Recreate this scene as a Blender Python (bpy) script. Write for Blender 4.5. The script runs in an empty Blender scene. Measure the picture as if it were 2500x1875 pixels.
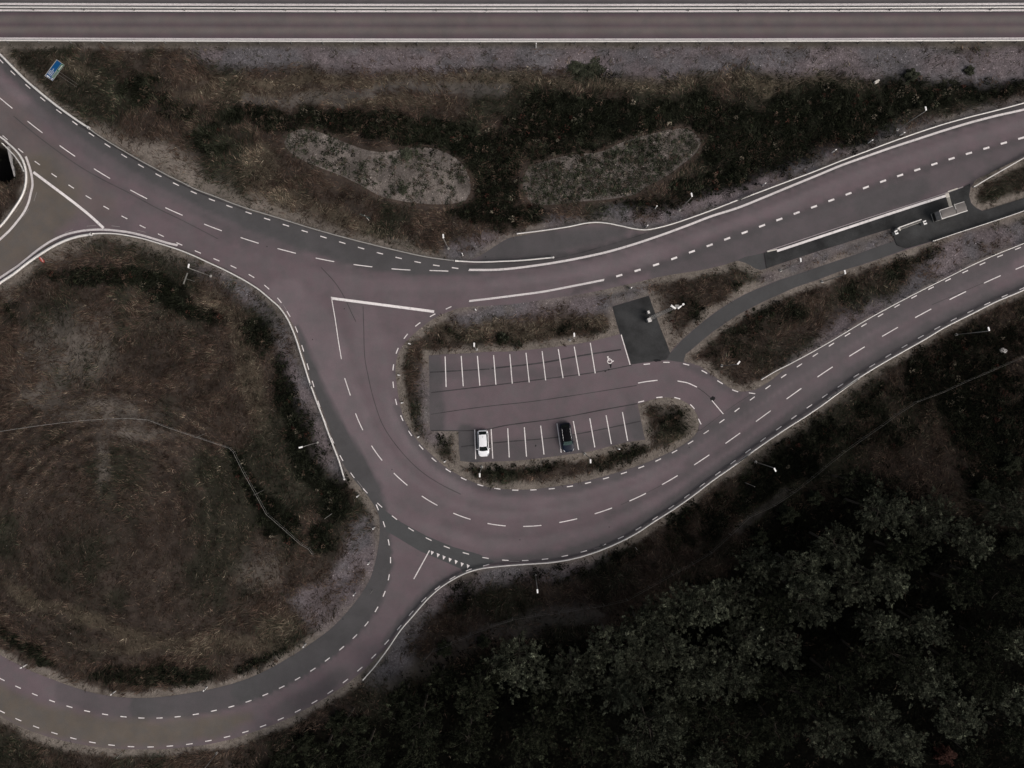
import bpy, bmesh, math, random
import numpy as np
from mathutils import Vector, Matrix
from mathutils.geometry import delaunay_2d_cdt
R = math.radians
random.seed(7); rng = np.random.default_rng(7)
scene = bpy.context.scene
COL = scene.collection

# ------------------------------------------------------------------ camera, sky, sun, exposure
CAM_H = 115.0
cd = bpy.data.cameras.new("camera"); cam = bpy.data.objects.new("camera", cd); COL.objects.link(cam)
cam.location = (0, 0, CAM_H); cam.rotation_euler = (0, 0, 0)
cd.sensor_width = 36; cd.lens = 18.0 / (83.3333 / CAM_H); cd.clip_start = 1; cd.clip_end = 3000
scene.camera = cam
w = bpy.data.worlds.new("World"); scene.world = w; w.use_nodes = True
wn = w.node_tree; wn.nodes.clear()
sky = wn.nodes.new('ShaderNodeTexSky'); sky.sky_type = 'NISHITA'; sky.sun_disc = False
sky.sun_elevation = R(44); sky.sun_rotation = R(120); sky.dust_density = 6.0; sky.air_density = 1.0; sky.ozone_density = 0.6
bg = wn.nodes.new('ShaderNodeBackground'); bg.inputs['Strength'].default_value = 0.10
out = wn.nodes.new('ShaderNodeOutputWorld')
hs_ = wn.nodes.new('ShaderNodeHueSaturation'); hs_.inputs['Saturation'].default_value = .45   # thin overcast: greyer than a clear sky
wn.links.new(sky.outputs[0], hs_.inputs['Color']); wn.links.new(hs_.outputs[0], bg.inputs['Color']); wn.links.new(bg.outputs[0], out.inputs['Surface'])
sl = bpy.data.lights.new("sun", 'SUN'); sl.energy = 1.5; sl.angle = R(38); sl.color = (1.0, 0.90, 0.86)
so = bpy.data.objects.new("sun", sl); COL.objects.link(so)
az = R(-30); el = R(44)           # light comes from the lower right of the picture
sd = Vector((math.cos(az) * math.cos(el), math.sin(az) * math.cos(el), math.sin(el)))
so.rotation_euler = sd.to_track_quat('Z', 'Y').to_euler()
so.location = (60, -60, 150)
scene.view_settings.view_transform = 'Standard'; scene.view_settings.look = 'None'
scene.view_settings.gamma = 1; scene.view_settings.exposure = 0.06

# ------------------------------------------------------------------ plan coordinates (1/15 m units from a north-up plan)
S = 2212 / 700.0
TO = dict(A=(0, 0), B=(600, 0), C=(1200, 0), D=(1800, 0), E=(0, 450), F=(600, 450), G=(1200, 450), H=(1800, 450),
          I=(0, 900), J=(600, 900), K=(1200, 900), L=(1800, 900), M=(0, 1350), N=(600, 1350), O=(1200, 1350), Q=(1800, 1350))
def T(t, *pts):
    ox, oy = TO[t]; return [(ox + x / S, oy + y / S) for x, y in pts]
def V(*pts):                       # overview sheet
    return [(x / 0.8848, y / 0.8848) for x, y in pts]
def G2(p, z=0.0):                  # plan -> metres (x, y); things of height z are set back to their true foot
    k = (1 - z / CAM_H) / 15.0
    return ((p[0] - 1250) * k, (937.5 - p[1]) * k)
def GP(pts, z=0.0): return np.array([G2(p, z) for p in pts])

def resample(P, step, corner=38, closed=False):
    """Catmull-Rom through the points, sharp corners kept."""
    P = np.asarray(P, float); n = len(P)
    def corner_at(i):
        if not closed and (i == 0 or i == n - 1): return True
        a = P[i] - P[i - 1]; b = P[(i + 1) % n] - P[i]
        c = np.dot(a, b) / (np.linalg.norm(a) * np.linalg.norm(b) + 1e-9)
        return math.degrees(math.acos(max(-1, min(1, c)))) > corner
    cs = [corner_at(i) for i in range(n)]
    out = []
    m = n if closed else n - 1
    for i in range(m):
        p1 = P[i]; p2 = P[(i + 1) % n]
        L = np.linalg.norm(p2 - p1)
        if L < 1e-6: continue
        p0 = P[i - 1] if not cs[i] else p1 - (p2 - p1)
        p3 = P[(i + 2) % n] if not cs[(i + 1) % n] else p2 + (p2 - p1)
        L0 = np.linalg.norm(p1 - p0) + 1e-6; L2 = np.linalg.norm(p3 - p2) + 1e-6
        m1 = ((p1 - p0) / L0 + (p2 - p1) / L) / 2 * L; m2 = ((p2 - p1) / L + (p3 - p2) / L2) / 2 * L
        if cs[i]: m1 = p2 - p1
        if cs[(i + 1) % n]: m2 = p2 - p1
        k = max(1, int(round(L / step)))
        for j in range(k):
            t = j / k; t2 = t * t; t3 = t2 * t
            out.append((2*t3-3*t2+1)*p1 + (t3-2*t2+t)*m1 + (-2*t3+3*t2)*p2 + (t3-t2)*m2)
    if not closed: out.append(P[-1])
    return np.array(out)

def inside(px, py, poly):
    c = np.zeros(px.shape, bool); n = len(poly)
    for i in range(n):
        x1, y1 = poly[i]; x2, y2 = poly[(i + 1) % n]
        if y1 == y2: continue
        m = (y1 > py) != (y2 > py)
        c ^= m & (px < (x2 - x1) * (py - y1) / (y2 - y1) + x1)
    return c

def dist_poly(px, py, line, hw=None):
    """distance to a polyline (and interpolated half width at the closest point)"""
    best = np.full(px.shape, 1e9); w = np.zeros(px.shape)
    for i in range(len(line) - 1):
        x1, y1 = line[i]; x2, y2 = line[i + 1]
        dx, dy = x2 - x1, y2 - y1; l2 = dx*dx + dy*dy + 1e-12
        t = np.clip(((px - x1) * dx + (py - y1) * dy) / l2, 0, 1)
        d = np.hypot(px - x1 - t * dx, py - y1 - t * dy)
        m = d < best
        best = np.where(m, d, best)
        if hw is not None: w = np.where(m, hw[i] + (hw[i + 1] - hw[i]) * t, w)
    return best, w

_perm = rng.random((257, 257))
def vnoise(x, y, s=1.0, off=0):
    x = np.asarray(x) / s + 37.3 * off + 500; y = np.asarray(y) / s + 91.7 * off + 500
    xi = np.floor(x).astype(int); yi = np.floor(y).astype(int); fx = x - xi; fy = y - yi
    fx = fx * fx * (3 - 2 * fx); fy = fy * fy * (3 - 2 * fy)
    g = lambda a, b: _perm[a % 256, b % 256]
    return (g(xi, yi) * (1 - fx) + g(xi + 1, yi) * fx) * (1 - fy) + (g(xi, yi + 1) * (1 - fx) + g(xi + 1, yi + 1) * fx) * fy
def fbm(x, y, s=1.0, off=0, o=4):
    v = 0; a = 0.5; t = 0
    for k in range(o):
        v = v + a * vnoise(x, y, s / 2 ** k, off + k * 3); t += a; a *= .55
    return v / t
def sstep(a, b, x):
    t = np.clip((x - a) / (b - a + 1e-12), 0, 1); return t * t * (3 - 2 * t)

# ------------------------------------------------------------------ object helpers
def tag(o, label=None, cat=None, group=None, kind=None):
    if label: o['label'] = label
    if cat: o['category'] = cat
    if group: o['group'] = group
    if kind: o['kind'] = kind
    return o
def empty(name, loc, rz=0, label=None, cat=None, group=None):
    o = bpy.data.objects.new(name, None); o.location = loc; o.rotation_euler = (0, 0, rz); o.empty_display_size = .3
    COL.objects.link(o); return tag(o, label, cat, group)
def link_mesh(name, me, mat=None, parent=None):
    o = bpy.data.objects.new(name, me); COL.objects.link(o)
    if mat is not None and not me.materials: me.materials.append(mat)
    if parent is not None: o.parent = parent
    return o
def mesh_np(name, verts, faces_flat, fsize, mat, parent=None, colors=None, smooth=False):
    """fast mesh: every face has fsize corners"""
    me = bpy.data.meshes.new(name); nv = len(verts); nf = len(faces_flat) // fsize
    me.vertices.add(nv); me.vertices.foreach_set('co', np.ascontiguousarray(verts, np.float32).ravel())
    me.loops.add(nf * fsize); me.loops.foreach_set('vertex_index', np.ascontiguousarray(faces_flat, np.int32))
    me.polygons.add(nf); me.polygons.foreach_set('loop_start', np.arange(0, nf * fsize, fsize, dtype=np.int32))
    me.polygons.foreach_set('loop_total', np.full(nf, fsize, np.int32))
    if smooth: me.polygons.foreach_set('use_smooth', np.ones(nf, bool))
    me.update(calc_edges=True)
    if colors is not None:
        a = me.color_attributes.new('Col', 'FLOAT_COLOR', 'POINT')
        c = np.ones((nv, 4), np.float32); c[:, :3] = colors; a.data.foreach_set('color', c.ravel())
    me.validate()
    return link_mesh(name, me, mat, parent)

class MB:
    def __init__(s): s.v = []; s.f = []
    def add(s, vs, fs):
        b = len(s.v); s.v += [tuple(v) for v in vs]; s.f += [tuple(b + i for i in f) for f in fs]; return s
    def box(s, c, d, rz=0, tx=0, M=None):
        x, y, z = d[0] / 2, d[1] / 2, d[2] / 2
        vs = [Vector((a * x, b * y, e * z)) for a in (-1, 1) for b in (-1, 1) for e in (-1, 1)]
        m = Matrix.Translation(c) @ Matrix.Rotation(rz, 4, 'Z') @ Matrix.Rotation(tx, 4, 'X')
        if M is not None: m = M @ m
        return s.add([m @ v for v in vs], [(0, 1, 3, 2), (4, 6, 7, 5), (0, 4, 5, 1), (2, 3, 7, 6), (0, 2, 6, 4), (1, 5, 7, 3)])
    def tube(s, p, q, r1, r2=None, n=8, caps=True):
        p = Vector(p); q = Vector(q); r2 = r1 if r2 is None else r2
        d = (q - p).normalized(); u = d.orthogonal().normalized(); v = d.cross(u)
        vs = []
        for c, r in ((p, r1), (q, r2)):
            for i in range(n):
                a = 2 * math.pi * i / n; vs.append(c + u * r * math.cos(a) + v * r * math.sin(a))
        fs = [(i, (i + 1) % n, n + (i + 1) % n, n + i) for i in range(n)]
        if caps: fs += [tuple(range(n))[::-1], tuple(range(n, 2 * n))]
        return s.add(vs, fs)
    def quad(s, *vs): return s.add(vs, [tuple(range(len(vs)))])
    def build(s, name, mat, parent=None, bevel=0, smooth=False):
        me = bpy.data.meshes.new(name); me.from_pydata(s.v, [], s.f)
        if smooth: me.polygons.foreach_set('use_smooth', [True] * len(me.polygons))
        me.update(); o = link_mesh(name, me, mat, parent)
        if bevel:
            b = o.modifiers.new('bevel', 'BEVEL'); b.width = bevel; b.segments = 2; b.limit_method = 'ANGLE'
        return o
def copy_tree(o, parent=None):
    c = o.copy(); COL.objects.link(c); c.parent = parent
    for ch in list(o.children): copy_tree(ch, c)
    return c

# ------------------------------------------------------------------ materials
def newmat(name):
    m = bpy.data.materials.new(name); m.use_nodes = True; nt = m.node_tree
    b = nt.nodes['Principled BSDF']; return m, nt, b
def node(nt, t, **k):
    n = nt.nodes.new(t)
    for a, v in k.items(): setattr(n, a, v)
    return n
def noise(nt, scale, detail=4, rough=.6, co=None, vec=None):
    n = node(nt, 'ShaderNodeTexNoise'); n.inputs['Scale'].default_value = scale
    n.inputs['Detail'].default_value = detail; n.inputs['Roughness'].default_value = rough
    if vec is not None: nt.links.new(vec, n.inputs['Vector'])
    return n.outputs['Fac']
def remap(nt, sock, a, b, c, d):
    n = node(nt, 'ShaderNodeMapRange'); nt.links.new(sock, n.inputs[0])
    for i, v in enumerate((a, b, c, d)): n.inputs[i + 1].default_value = v
    return n.outputs[0]
def math_(nt, op, a, b):
    n = node(nt, 'ShaderNodeMath', operation=op)
    for i, v in enumerate((a, b)):
        if isinstance(v, (int, float)): n.inputs[i].default_value = v
        else: nt.links.new(v, n.inputs[i])
    return n.outputs[0]
def scale_col(nt, col, fac):
    n = node(nt, 'ShaderNodeVectorMath', operation='SCALE')
    if isinstance(col, tuple): n.inputs[0].default_value = col[:3]
    else: nt.links.new(col, n.inputs[0])
    nt.links.new(fac, n.inputs['Scale']); return n.outputs[0]
def mixc(nt, fac, a, b):
    n = node(nt, 'ShaderNodeMix', data_type='RGBA')
    for s_, v in ((n.inputs[0], fac), (n.inputs[6], a), (n.inputs[7], b)):
        if isinstance(v, (int, float)): s_.default_value = v
        elif isinstance(v, tuple): s_.default_value = (*v[:3], 1)
        else: nt.links.new(v, s_)
    return n.outputs[2]
def objco(nt): return node(nt, 'ShaderNodeTexCoord').outputs['Object']

def mat_simple(name, col, rough=.6, metal=0, var=.15, scale=6, spec=None):
    m, nt, b = newmat(name); co = objco(nt)
    f = remap(nt, noise(nt, scale, 5, .65, vec=co), .3, .7, 1 - var, 1 + var)
    nt.links.new(scale_col(nt, col, f), b.inputs['Base Color'])
    b.inputs['Roughness'].default_value = rough; b.inputs['Metallic'].default_value = metal
    if spec is not None: b.inputs['Specular IOR Level'].default_value = spec
    return m
def mat_asphalt(name, col=None, grain=.22, blot=.10):
    m, nt, b = newmat(name); co = objco(nt)
    f1 = remap(nt, noise(nt, 9.0, 6, .8, vec=co), .3, .7, 1 - grain, 1 + grain)
    f2 = remap(nt, noise(nt, .25, 5, .65, vec=co), .3, .7, 1 - blot, 1 + blot)
    f = math_(nt, 'MULTIPLY', f1, f2)
    if col is None:
        at = node(nt, 'ShaderNodeAttribute', attribute_name='Col'); c = at.outputs['Color']
    else:
        rgb = node(nt, 'ShaderNodeRGB'); rgb.outputs[0].default_value = (*col, 1); c = rgb.outputs[0]
    # reddish porphyry chips drift through the grey binder
    p = remap(nt, noise(nt, .33, 6, .72, vec=co), .44, .60, 0, .65)
    hs = node(nt, 'ShaderNodeHueSaturation'); hs.inputs['Saturation'].default_value = .45; hs.inputs['Value'].default_value = .86
    nt.links.new(c, hs.inputs['Color']); c2 = mixc(nt, p, c, hs.outputs[0])
    nt.links.new(scale_col(nt, c2, f), b.inputs['Base Color'])
    b.inputs['Roughness'].default_value = .9; b.inputs['Specular IOR Level'].default_value = .2
    return m
M = {}
M['road'] = mat_asphalt('asphalt')
M['patch'] = mat_asphalt('grey_patch', (.066, .068, .069), .18, .08)
M['path'] = mat_asphalt('path_asphalt', (.062, .062, .063), .18, .10)
M['plat'] = mat_asphalt('platform_asphalt', (.033, .034, .0345), .35, .5)
M['seam'] = mat_asphalt('seam_tar', (.046, .043, .045), .35, .5)
M['oil'] = mat_asphalt('oil_stain', (.012, .012, .013), .3, .2)
M['faint'] = mat_asphalt('worn_seam', (.068, .060, .062), .25, .2)
def mat_paint(name, wear):
    m, nt, b = newmat(name); co = objco(nt)
    f = remap(nt, noise(nt, 2.4, 7, .8, vec=co), .30, .50, 1 - wear, 1)
    f = math_(nt, 'MULTIPLY', f, remap(nt, noise(nt, .12, 3, .5, vec=co), .35, .65, .80, 1.0))
    c = mixc(nt, f, (.12, .10, .105), (.80, .76, .745) if wear < .8 else (.26, .24, .235))
    nt.links.new(c, b.inputs['Base Color']); b.inputs['Roughness'].default_value = .7
    return m
M['paint'] = mat_paint('road_paint', .6)
M['paint_worn'] = mat_paint('worn_paint', .9)
M['steel'] = mat_simple('galvanised_steel', (.66, .64, .61), .55, 0.15, .10, 2)
M['steel_dim'] = mat_simple('weathered_steel', (.34, .33, .31), .55, .1, .15, 2)
M['post'] = mat_simple('steel_post', (.16, .16, .155), .6, .3)
M['concrete'] = mat_simple('concrete', (.30, .29, .28), .9, 0, .25, 3)
M['white'] = mat_simple('white_plastic', (.80, .79, .77), .5, 0, .05)
M['cream'] = mat_simple('cream_slabs', (.50, .47, .42), .8, 0, .12, 4)
M['cream_dim'] = mat_simple('weathered_slabs', (.26, .25, .22), .9, 0, .2, 4)
M['kerb'] = mat_simple('granite_kerb', (.27, .24, .245), .8, 0, .2, 5)
M['black'] = mat_simple('black_plastic', (.012, .012, .013), .45)
M['blue'] = mat_simple('sign_blue', (.003, .060, .18), .6, 0, .08, spec=.2)
M['green'] = mat_simple('sign_green', (.012, .09, .055), .45, 0, .08)
M['pale'] = mat_simple('sign_pale', (.14, .21, .18), .6, 0, .08)
M['red'] = mat_simple('sign_red', (.55, .045, .025), .45, 0, .08)
M['back'] = mat_simple('sign_back', (.22, .22, .20), .5, .3)
M['teal'] = mat_simple('sign_teal', (.03, .06, .055), .5)
M['galv'] = mat_simple('lamp_pole', (.24, .235, .22), .5, .3)
M['wood'] = mat_simple('wood_slats', (.17, .14, .11), .8, 0, .25, 3)
M['wire'] = mat_simple('fence_wire', (.11, .105, .095), .6, .3)
M['bark'] = mat_simple('bark', (.05, .04, .03), .95, 0, .3, 5)
def mat_carpaint(name, col, metal=0.0):
    m, nt, b = newmat(name)
    f = remap(nt, noise(nt, 2.0, 3, .5, vec=objco(nt)), .3, .7, .97, 1.02)
    nt.links.new(scale_col(nt, col, f), b.inputs['Base Color'])
    b.inputs['Roughness'].default_value = .28; b.inputs['Metallic'].default_value = metal
    b.inputs['Coat Weight'].default_value = .25; b.inputs['Coat Roughness'].default_value = .1
    return m
M['car_white'] = mat_carpaint('white_car_paint', (.80, .81, .83))
M['car_navy'] = mat_simple('navy_car_paint', (.004, .008, .020), .35, 0, .05, spec=.22)
M['car_black'] = mat_simple('gloss_black_roof', (.003, .003, .004), .5, 0, .05, spec=.04)
M['glass'] = mat_simple('car_glass', (.008, .011, .011), .15, 0, .05, spec=.2)
M['glass_teal'] = mat_simple('windscreen_reflection', (.040, .065, .062), .3, 0, .4, spec=.2)  # the teal is a reflection put into the glass colour
M['rubber'] = mat_simple('tyre', (.015, .015, .015), .9)
M['rim'] = mat_simple('alloy', (.45, .45, .46), .3, .8)
M['chrome'] = mat_simple('chrome', (.65, .65, .66), .2, .9)
M['lampglass'] = mat_simple('headlamp_glass', (.55, .57, .60), .1, .2)
M['tail'] = mat_simple('tail_lamp', (.10, .008, .008), .2)
m, nt, b = newmat('shelter_glass')
co = objco(nt); f = remap(nt, noise(nt, .7, 3, .5, vec=co), .35, .65, .85, 1.15)
nt.links.new(scale_col(nt, (.20, .185, .175), f), b.inputs['Base Color'])
b.inputs['Roughness'].default_value = .5; b.inputs['Specular IOR Level'].default_value = .15; b.inputs['Alpha'].default_value = .75; M['roofglass'] = m

def mat_ground():
    m, nt, b = newmat('ground_soil'); co = objco(nt)
    c = node(nt, 'ShaderNodeAttribute', attribute_name='Col').outputs['Color']
    gr = node(nt, 'ShaderNodeAttribute', attribute_name='grav').outputs['Fac']
    f1 = remap(nt, noise(nt, 2.2, 7, .78, vec=co), .3, .7, .62, 1.38)
    f2 = remap(nt, noise(nt, .22, 5, .65, vec=co), .3, .7, .72, 1.28)
    vo = node(nt, 'ShaderNodeTexVoronoi'); vo.inputs['Scale'].default_value = 8.0; nt.links.new(co, vo.inputs['Vector'])
    vsep = node(nt, 'ShaderNodeSeparateColor'); nt.links.new(vo.outputs['Color'], vsep.inputs[0])
    peb = remap(nt, vsep.outputs[0], 0, 1, .68, 1.30)
    bright = remap(nt, vsep.outputs[1], .985, .992, 1, 2.4)
    peb = math_(nt, 'MULTIPLY', peb, bright)
    pf = mixf = node(nt, 'ShaderNodeMix', data_type='FLOAT'); nt.links.new(gr, mixf.inputs[0]); mixf.inputs[2].default_value = 1; nt.links.new(peb, mixf.inputs[3])
    f = math_(nt, 'MULTIPLY', math_(nt, 'MULTIPLY', f1, f2), mixf.outputs[0])
    cc = scale_col(nt, c, f)
    # small weeds rooted in bare ground
    wd = remap(nt, noise(nt, 1.1, 6, .75, vec=co), .60, .66, 0, .75)
    cc = mixc(nt, wd, cc, (.020, .022, .014))
    nt.links.new(cc, b.inputs['Base Color']); b.inputs['Roughness'].default_value = 1; b.inputs['Specular IOR Level'].default_value = 0
    return m
M['ground'] = mat_ground()
def mat_blade(name, tr=.15):
    m, nt, b = newmat(name)
    c = node(nt, 'ShaderNodeAttribute', attribute_name='Col').outputs['Color']
    f = remap(nt, noise(nt, .9, 4, .6, vec=objco(nt)), .3, .7, .75, 1.25)
    nt.links.new(scale_col(nt, c, f), b.inputs['Base Color'])
    b.inputs['Roughness'].default_value = .9; b.inputs['Specular IOR Level'].default_value = .03
    return m
M['blade'] = mat_blade('grass_blades'); M['leafy'] = mat_blade('weed_leaves')
def mat_leaf(name, c1, c2):
    m, nt, b = newmat(name); co = objco(nt)
    r = node(nt, 'ShaderNodeObjectInfo').outputs['Random']
    f = remap(nt, noise(nt, .8, 4, .6, vec=co), .3, .7, 0, 1)
    c = mixc(nt, f, c1, c2)
    c = scale_col(nt, c, remap(nt, r, 0, 1, .75, 1.3))
    at = node(nt, 'ShaderNodeAttribute', attribute_name='Col').outputs['Fac']; c = scale_col(nt, c, at)
    nt.links.new(c, b.inputs['Base Color']); b.inputs['Roughness'].default_value = .8; b.inputs['Specular IOR Level'].default_value = .04
    return m
M['leaf'] = mat_leaf('tree_leaves', (.020, .023, .015), (.060, .064, .045))
M['leaf_dark'] = mat_leaf('dark_tree_leaves', (.008, .010, .006), (.022, .024, .015))  # darker copy of the leaf colours, with the vignette towards the corners painted in
M['leaf_red'] = mat_leaf('reddish_leaves', (.022, .010, .008), (.036, .018, .014))

# ------------------------------------------------------------------ plan of the place
FAR = 1700
north_edge = (V((-400, -180)) + T('A', (0, 425), (100, 525), (200, 625), (300, 710), (400, 790), (500, 867), (600, 937), (680, 993), (760, 1053), (880, 1128), (1000, 1198),
              (1085, 1248), (1180, 1298), (1250, 1338), (1400, 1413), (1500, 1463), (1650, 1520), (1800, 1578), (1900, 1613))
              + T('F', (0, 195), (240, 263), (480, 338), (720, 406), (980, 473), (1210, 528), (1400, 568), (1600, 592), (1720, 592), (1800, 555), (1850, 525), (1950, 460), (2030, 415), (2100, 400))
              + T('G', (200, 402), (320, 378), (400, 366), (600, 336), (720, 312), (800, 304), (880, 310), (1000, 333), (1100, 355), (1190, 362), (1280, 347), (1400, 314), (1600, 247), (1800, 172), (2000, 92), (2212, 10))
              + T('D', (200, 1478), (400, 1404), (600, 1329), (800, 1249), (1000, 1174), (1200, 1099), (1400, 1029), (1600, 964), (1800, 908), (2000, 858), (2212, 801)) + [(2800, 170), (3400, 60)])
rail_se = (T('J', (2212, 1507)) + T('K', (430, 1500), (600, 1475), (750, 1435), (900, 1380), (1000, 1335), (1130, 1265), (1250, 1185), (1400, 1090), (1550, 985), (1700, 870), (1850, 765), (2000, 655))
           + T('L', (0, 730), (100, 655), (250, 550), (400, 450), (550, 355), (680, 265), (760, 205), (850, 140), (950, 70))
           + T('H', (700, 1659), (800, 1590), (900, 1520), (1000, 1455), (1150, 1365), (1300, 1280), (1450, 1195), (1600, 1105), (1800, 1005), (2000, 905), (2212, 815)))
south_edge = [(3400, 250), (2800, 560)] + rail_se[::-1] + T('N', (1950, 103), (1800, 122), (1700, 150), (1600, 200), (1500, 262), (1400, 352), (1300, 467), (1200, 582), (1090, 720), (1020, 795), (960, 855), (880, 928), (780, 1008),
              (660, 1087), (540, 1162), (420, 1228), (300, 1288), (150, 1348)) + T('M', (1896, 1400), (1800, 1432), (1600, 1477), (1400, 1502), (1200, 1514), (1000, 1514), (800, 1502), (600, 1472), (400, 1427), (250, 1377), (100, 1312), (0, 1252)) + [(-400, 1500), (-900, 1300)]
outer = north_edge + south_edge + [(-900, -900)]
outer[-1] = (-900, -500)
isl_main = (T('G', (1900, 590), (1800, 620), (1600, 665), (1400, 695), (1270, 720), (1100, 760), (900, 805), (700, 845), (500, 875), (300, 905), (150, 925), (0, 935))
            + T('F', (1750, 943), (1640, 955), (1570, 980), (1500, 1008), (1440, 1040), (1380, 1085), (1300, 1150), (1230, 1220), (1180, 1300), (1160, 1370), (1155, 1450), (1160, 1550))
            + T('J', (1155, 20), (1165, 130), (1185, 250), (1215, 370), (1265, 470), (1330, 560), (1420, 650), (1530, 750), (1650, 825), (1780, 885), (1900, 920))
            + T('K', (150, 932), (300, 932), (450, 915), (600, 893), (750, 862), (900, 822), (1050, 777), (1180, 732), (1300, 680), (1420, 622), (1530, 552), (1590, 485), (1605, 420), (1590, 360), (1560, 310), (1500, 260), (1430, 230), (1340, 222), (1250, 235), (1128, 275),
                     (1150, 380), (1170, 480), (1185, 548), (1090, 560), (950, 590), (750, 640), (550, 668), (300, 700), (150, 712), (0, 717))
            + T('J', (1750, 722), (1655, 712), (1645, 600), (1640, 480), (1500, 480), (1420, 476), (1418, 250), (1416, 20)) + T('F', (1412, 1320), (1550, 1310), (1700, 1305), (1900, 1290))
            + T('G', (100, 1292), (200, 1285), (400, 1265), (600, 1240), (800, 1205), (920, 1175), (990, 1155), (960, 1050), (930, 940), (1070, 900), (1215, 857), (1250, 960), (1300, 1100), (1350, 1220), (1378, 1300),
                     (1400, 1270), (1470, 1200), (1560, 1120), (1650, 1045), (1750, 970), (1850, 905), (1950, 850), (2050, 805))
            + T('H', (316, 740), (450, 695), (600, 645), (750, 595), (900, 545), (1050, 490), (1210, 432), (1185, 342), (1000, 400), (800, 465), (600, 525), (450, 575), (300, 625), (220, 652), (180, 663), (140, 650), (100, 625), (60, 605)))
isl_verge = (T('G', (1485, 1350), (1500, 1310), (1550, 1270), (1620, 1210), (1700, 1145), (1800, 1075), (1900, 1010), (2000, 955), (2100, 905))
             + T('H', (316, 855), (450, 795), (600, 745), (800, 670), (950, 625), (1100, 575), (1300, 507), (1515, 439), (1700, 379), (1900, 313), (2212, 209)) + [(2800, 400), (3330, 180), (3330, 260), (2800, 470)]
             + T('H', (2212, 463), (2000, 548), (1800, 638), (1600, 738), (1400, 838), (1200, 943), (1000, 1053), (850, 1143), (700, 1233), (550, 1320), (420, 1395), (350, 1440), (280, 1500), (200, 1552), (130, 1588), (60, 1598))
             + T('G', (1930, 1600), (1870, 1585), (1820, 1560), (1760, 1510), (1700, 1470), (1650, 1430), (1600, 1400), (1540, 1380), (1490, 1372)))
isl_small = T('D', (2212, 1212), (2100, 1262), (1950, 1335), (1835, 1392), (1800, 1450), (1790, 1510), (1805, 1565), (1840, 1600), (1890, 1625)) + T('H', (2000, 175), (2100, 140), (2212, 105)) + [(2800, 300), (3330, 110), (3330, 100), (2800, 240)]
isl_low = ([(-850, 900)] + [(-300, 800)] + T('E', (0, 775), (100, 700), (200, 618), (300, 548), (400, 484), (500, 436), (600, 405), (700, 388), (800, 383), (900, 384), (1000, 395), (1100, 414), (1200, 441), (1300, 470), (1400, 502), (1500, 541), (1600, 587), (1700, 632), (1800, 683), (1900, 738), (2000, 803), (2100, 887))
           + T('F', (255, 928), (325, 1015), (370, 1095), (405, 1185), (440, 1300), (480, 1430), (520, 1560))
           + T('J', (475, 0), (520, 130), (560, 240), (610, 370), (660, 510), (700, 620), (740, 715), (790, 795), (850, 875), (920, 955), (975, 1030), (1010, 1090), (1030, 1150), (1035, 1220), (1030, 1320), (1015, 1420), (990, 1530), (960, 1620))
           + T('N', (930, 255), (860, 360), (760, 480), (650, 590), (500, 700), (330, 810), (180, 895)) + T('M', (1896, 975), (1700, 1035), (1500, 1075), (1300, 1105), (1150, 1118), (1000, 1118), (850, 1105), (700, 1075), (550, 1030), (400, 975), (250, 915), (150, 865), (60, 820), (0, 785)) + [(-300, 1400), (-850, 1200)])
isl_west = [(-850, 200), (-300, 200)] + T('A', (0, 1075), (60, 1125), (120, 1165), (172, 1225), (208, 1290), (228, 1360), (222, 1440), (200, 1510)) + T('E', (205, 70), (175, 140), (130, 210), (70, 280), (0, 348)) + [(-300, 700), (-850, 800)]
POLY = {}
for k, pl in dict(outer=outer, main=isl_main, verge=isl_verge, small=isl_small, low=isl_low, west=isl_west).items():
    P = resample(GP(pl), 1.0, closed=True); POLY[k] = P
HOLES = ['main', 'verge', 'small', 'low', 'west']
def paved(px, py):
    c = inside(px, py, POLY['outer'])
    for h in HOLES: c &= ~inside(px, py, POLY[h])
    return c
# highway (gently bowed)
def hy(y, x): return y + 2.6 * (1 - ((np.asarray(x) - 1250) / 1250) ** 2)
def hline(y, x0=-1400, x1=3900, n=54):
    xs = np.linspace(x0, x1, n); ys = y + 2.6 * (1 - np.clip((xs - 1250) / 1250, -1.6, 1.6) ** 2)
    return list(zip(xs, ys))
HW_S = GP(hline(100)); HW_N = GP(hline(-190))

# ------------------------------------------------------------------ terrain fields
GS = 0.4; gx = np.arange(-104, 104.01, GS); gy = np.arange(-84, 84.01, GS)
GX, GY = np.meshgrid(gx, gy)
def blur(a, n=2, it=2):
    for _ in range(it):
        for ax in (0, 1):
            k = 2 * n + 1; p = np.pad(a, [(n, n) if i == ax else (0, 0) for i in (0, 1)], mode='edge')
            c = np.cumsum(p, axis=ax); c = np.concatenate([np.zeros_like(np.take(c, [0], axis=ax)), c], axis=ax)
            a = (np.take(c, range(k, c.shape[ax]), axis=ax) - np.take(c, range(0, c.shape[ax] - k), axis=ax)) / k
    return a
WX = GX + (fbm(GX, GY, 5, 1) - .5) * 3.4; WY = GY + (fbm(GX, GY, 5, 2) - .5) * 3.4
def mpoly(pts, n=2, warp=True):
    P = resample(GP(pts), 1.0, closed=True)
    return blur(inside(WX if warp else GX, WY if warp else GY, P).astype(float), n)
def mell(lst, soft=.45):
    r = np.zeros_like(GX)
    for e in lst:
        cx, cy, rx, ry = e[:4]; a = R(e[4]) if len(e) > 4 else 0
        x, y = G2((cx / .8848, cy / .8848)); rx /= 13.27; ry /= 13.27
        dx = WX - x; dy = -(WY - y); u = (dx * math.cos(a) + dy * math.sin(a)) / rx; v = (-dx * math.sin(a) + dy * math.cos(a)) / ry
        r = np.maximum(r, 1 - sstep(1 - soft, 1 + soft, np.hypot(u, v)))
    return r
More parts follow.
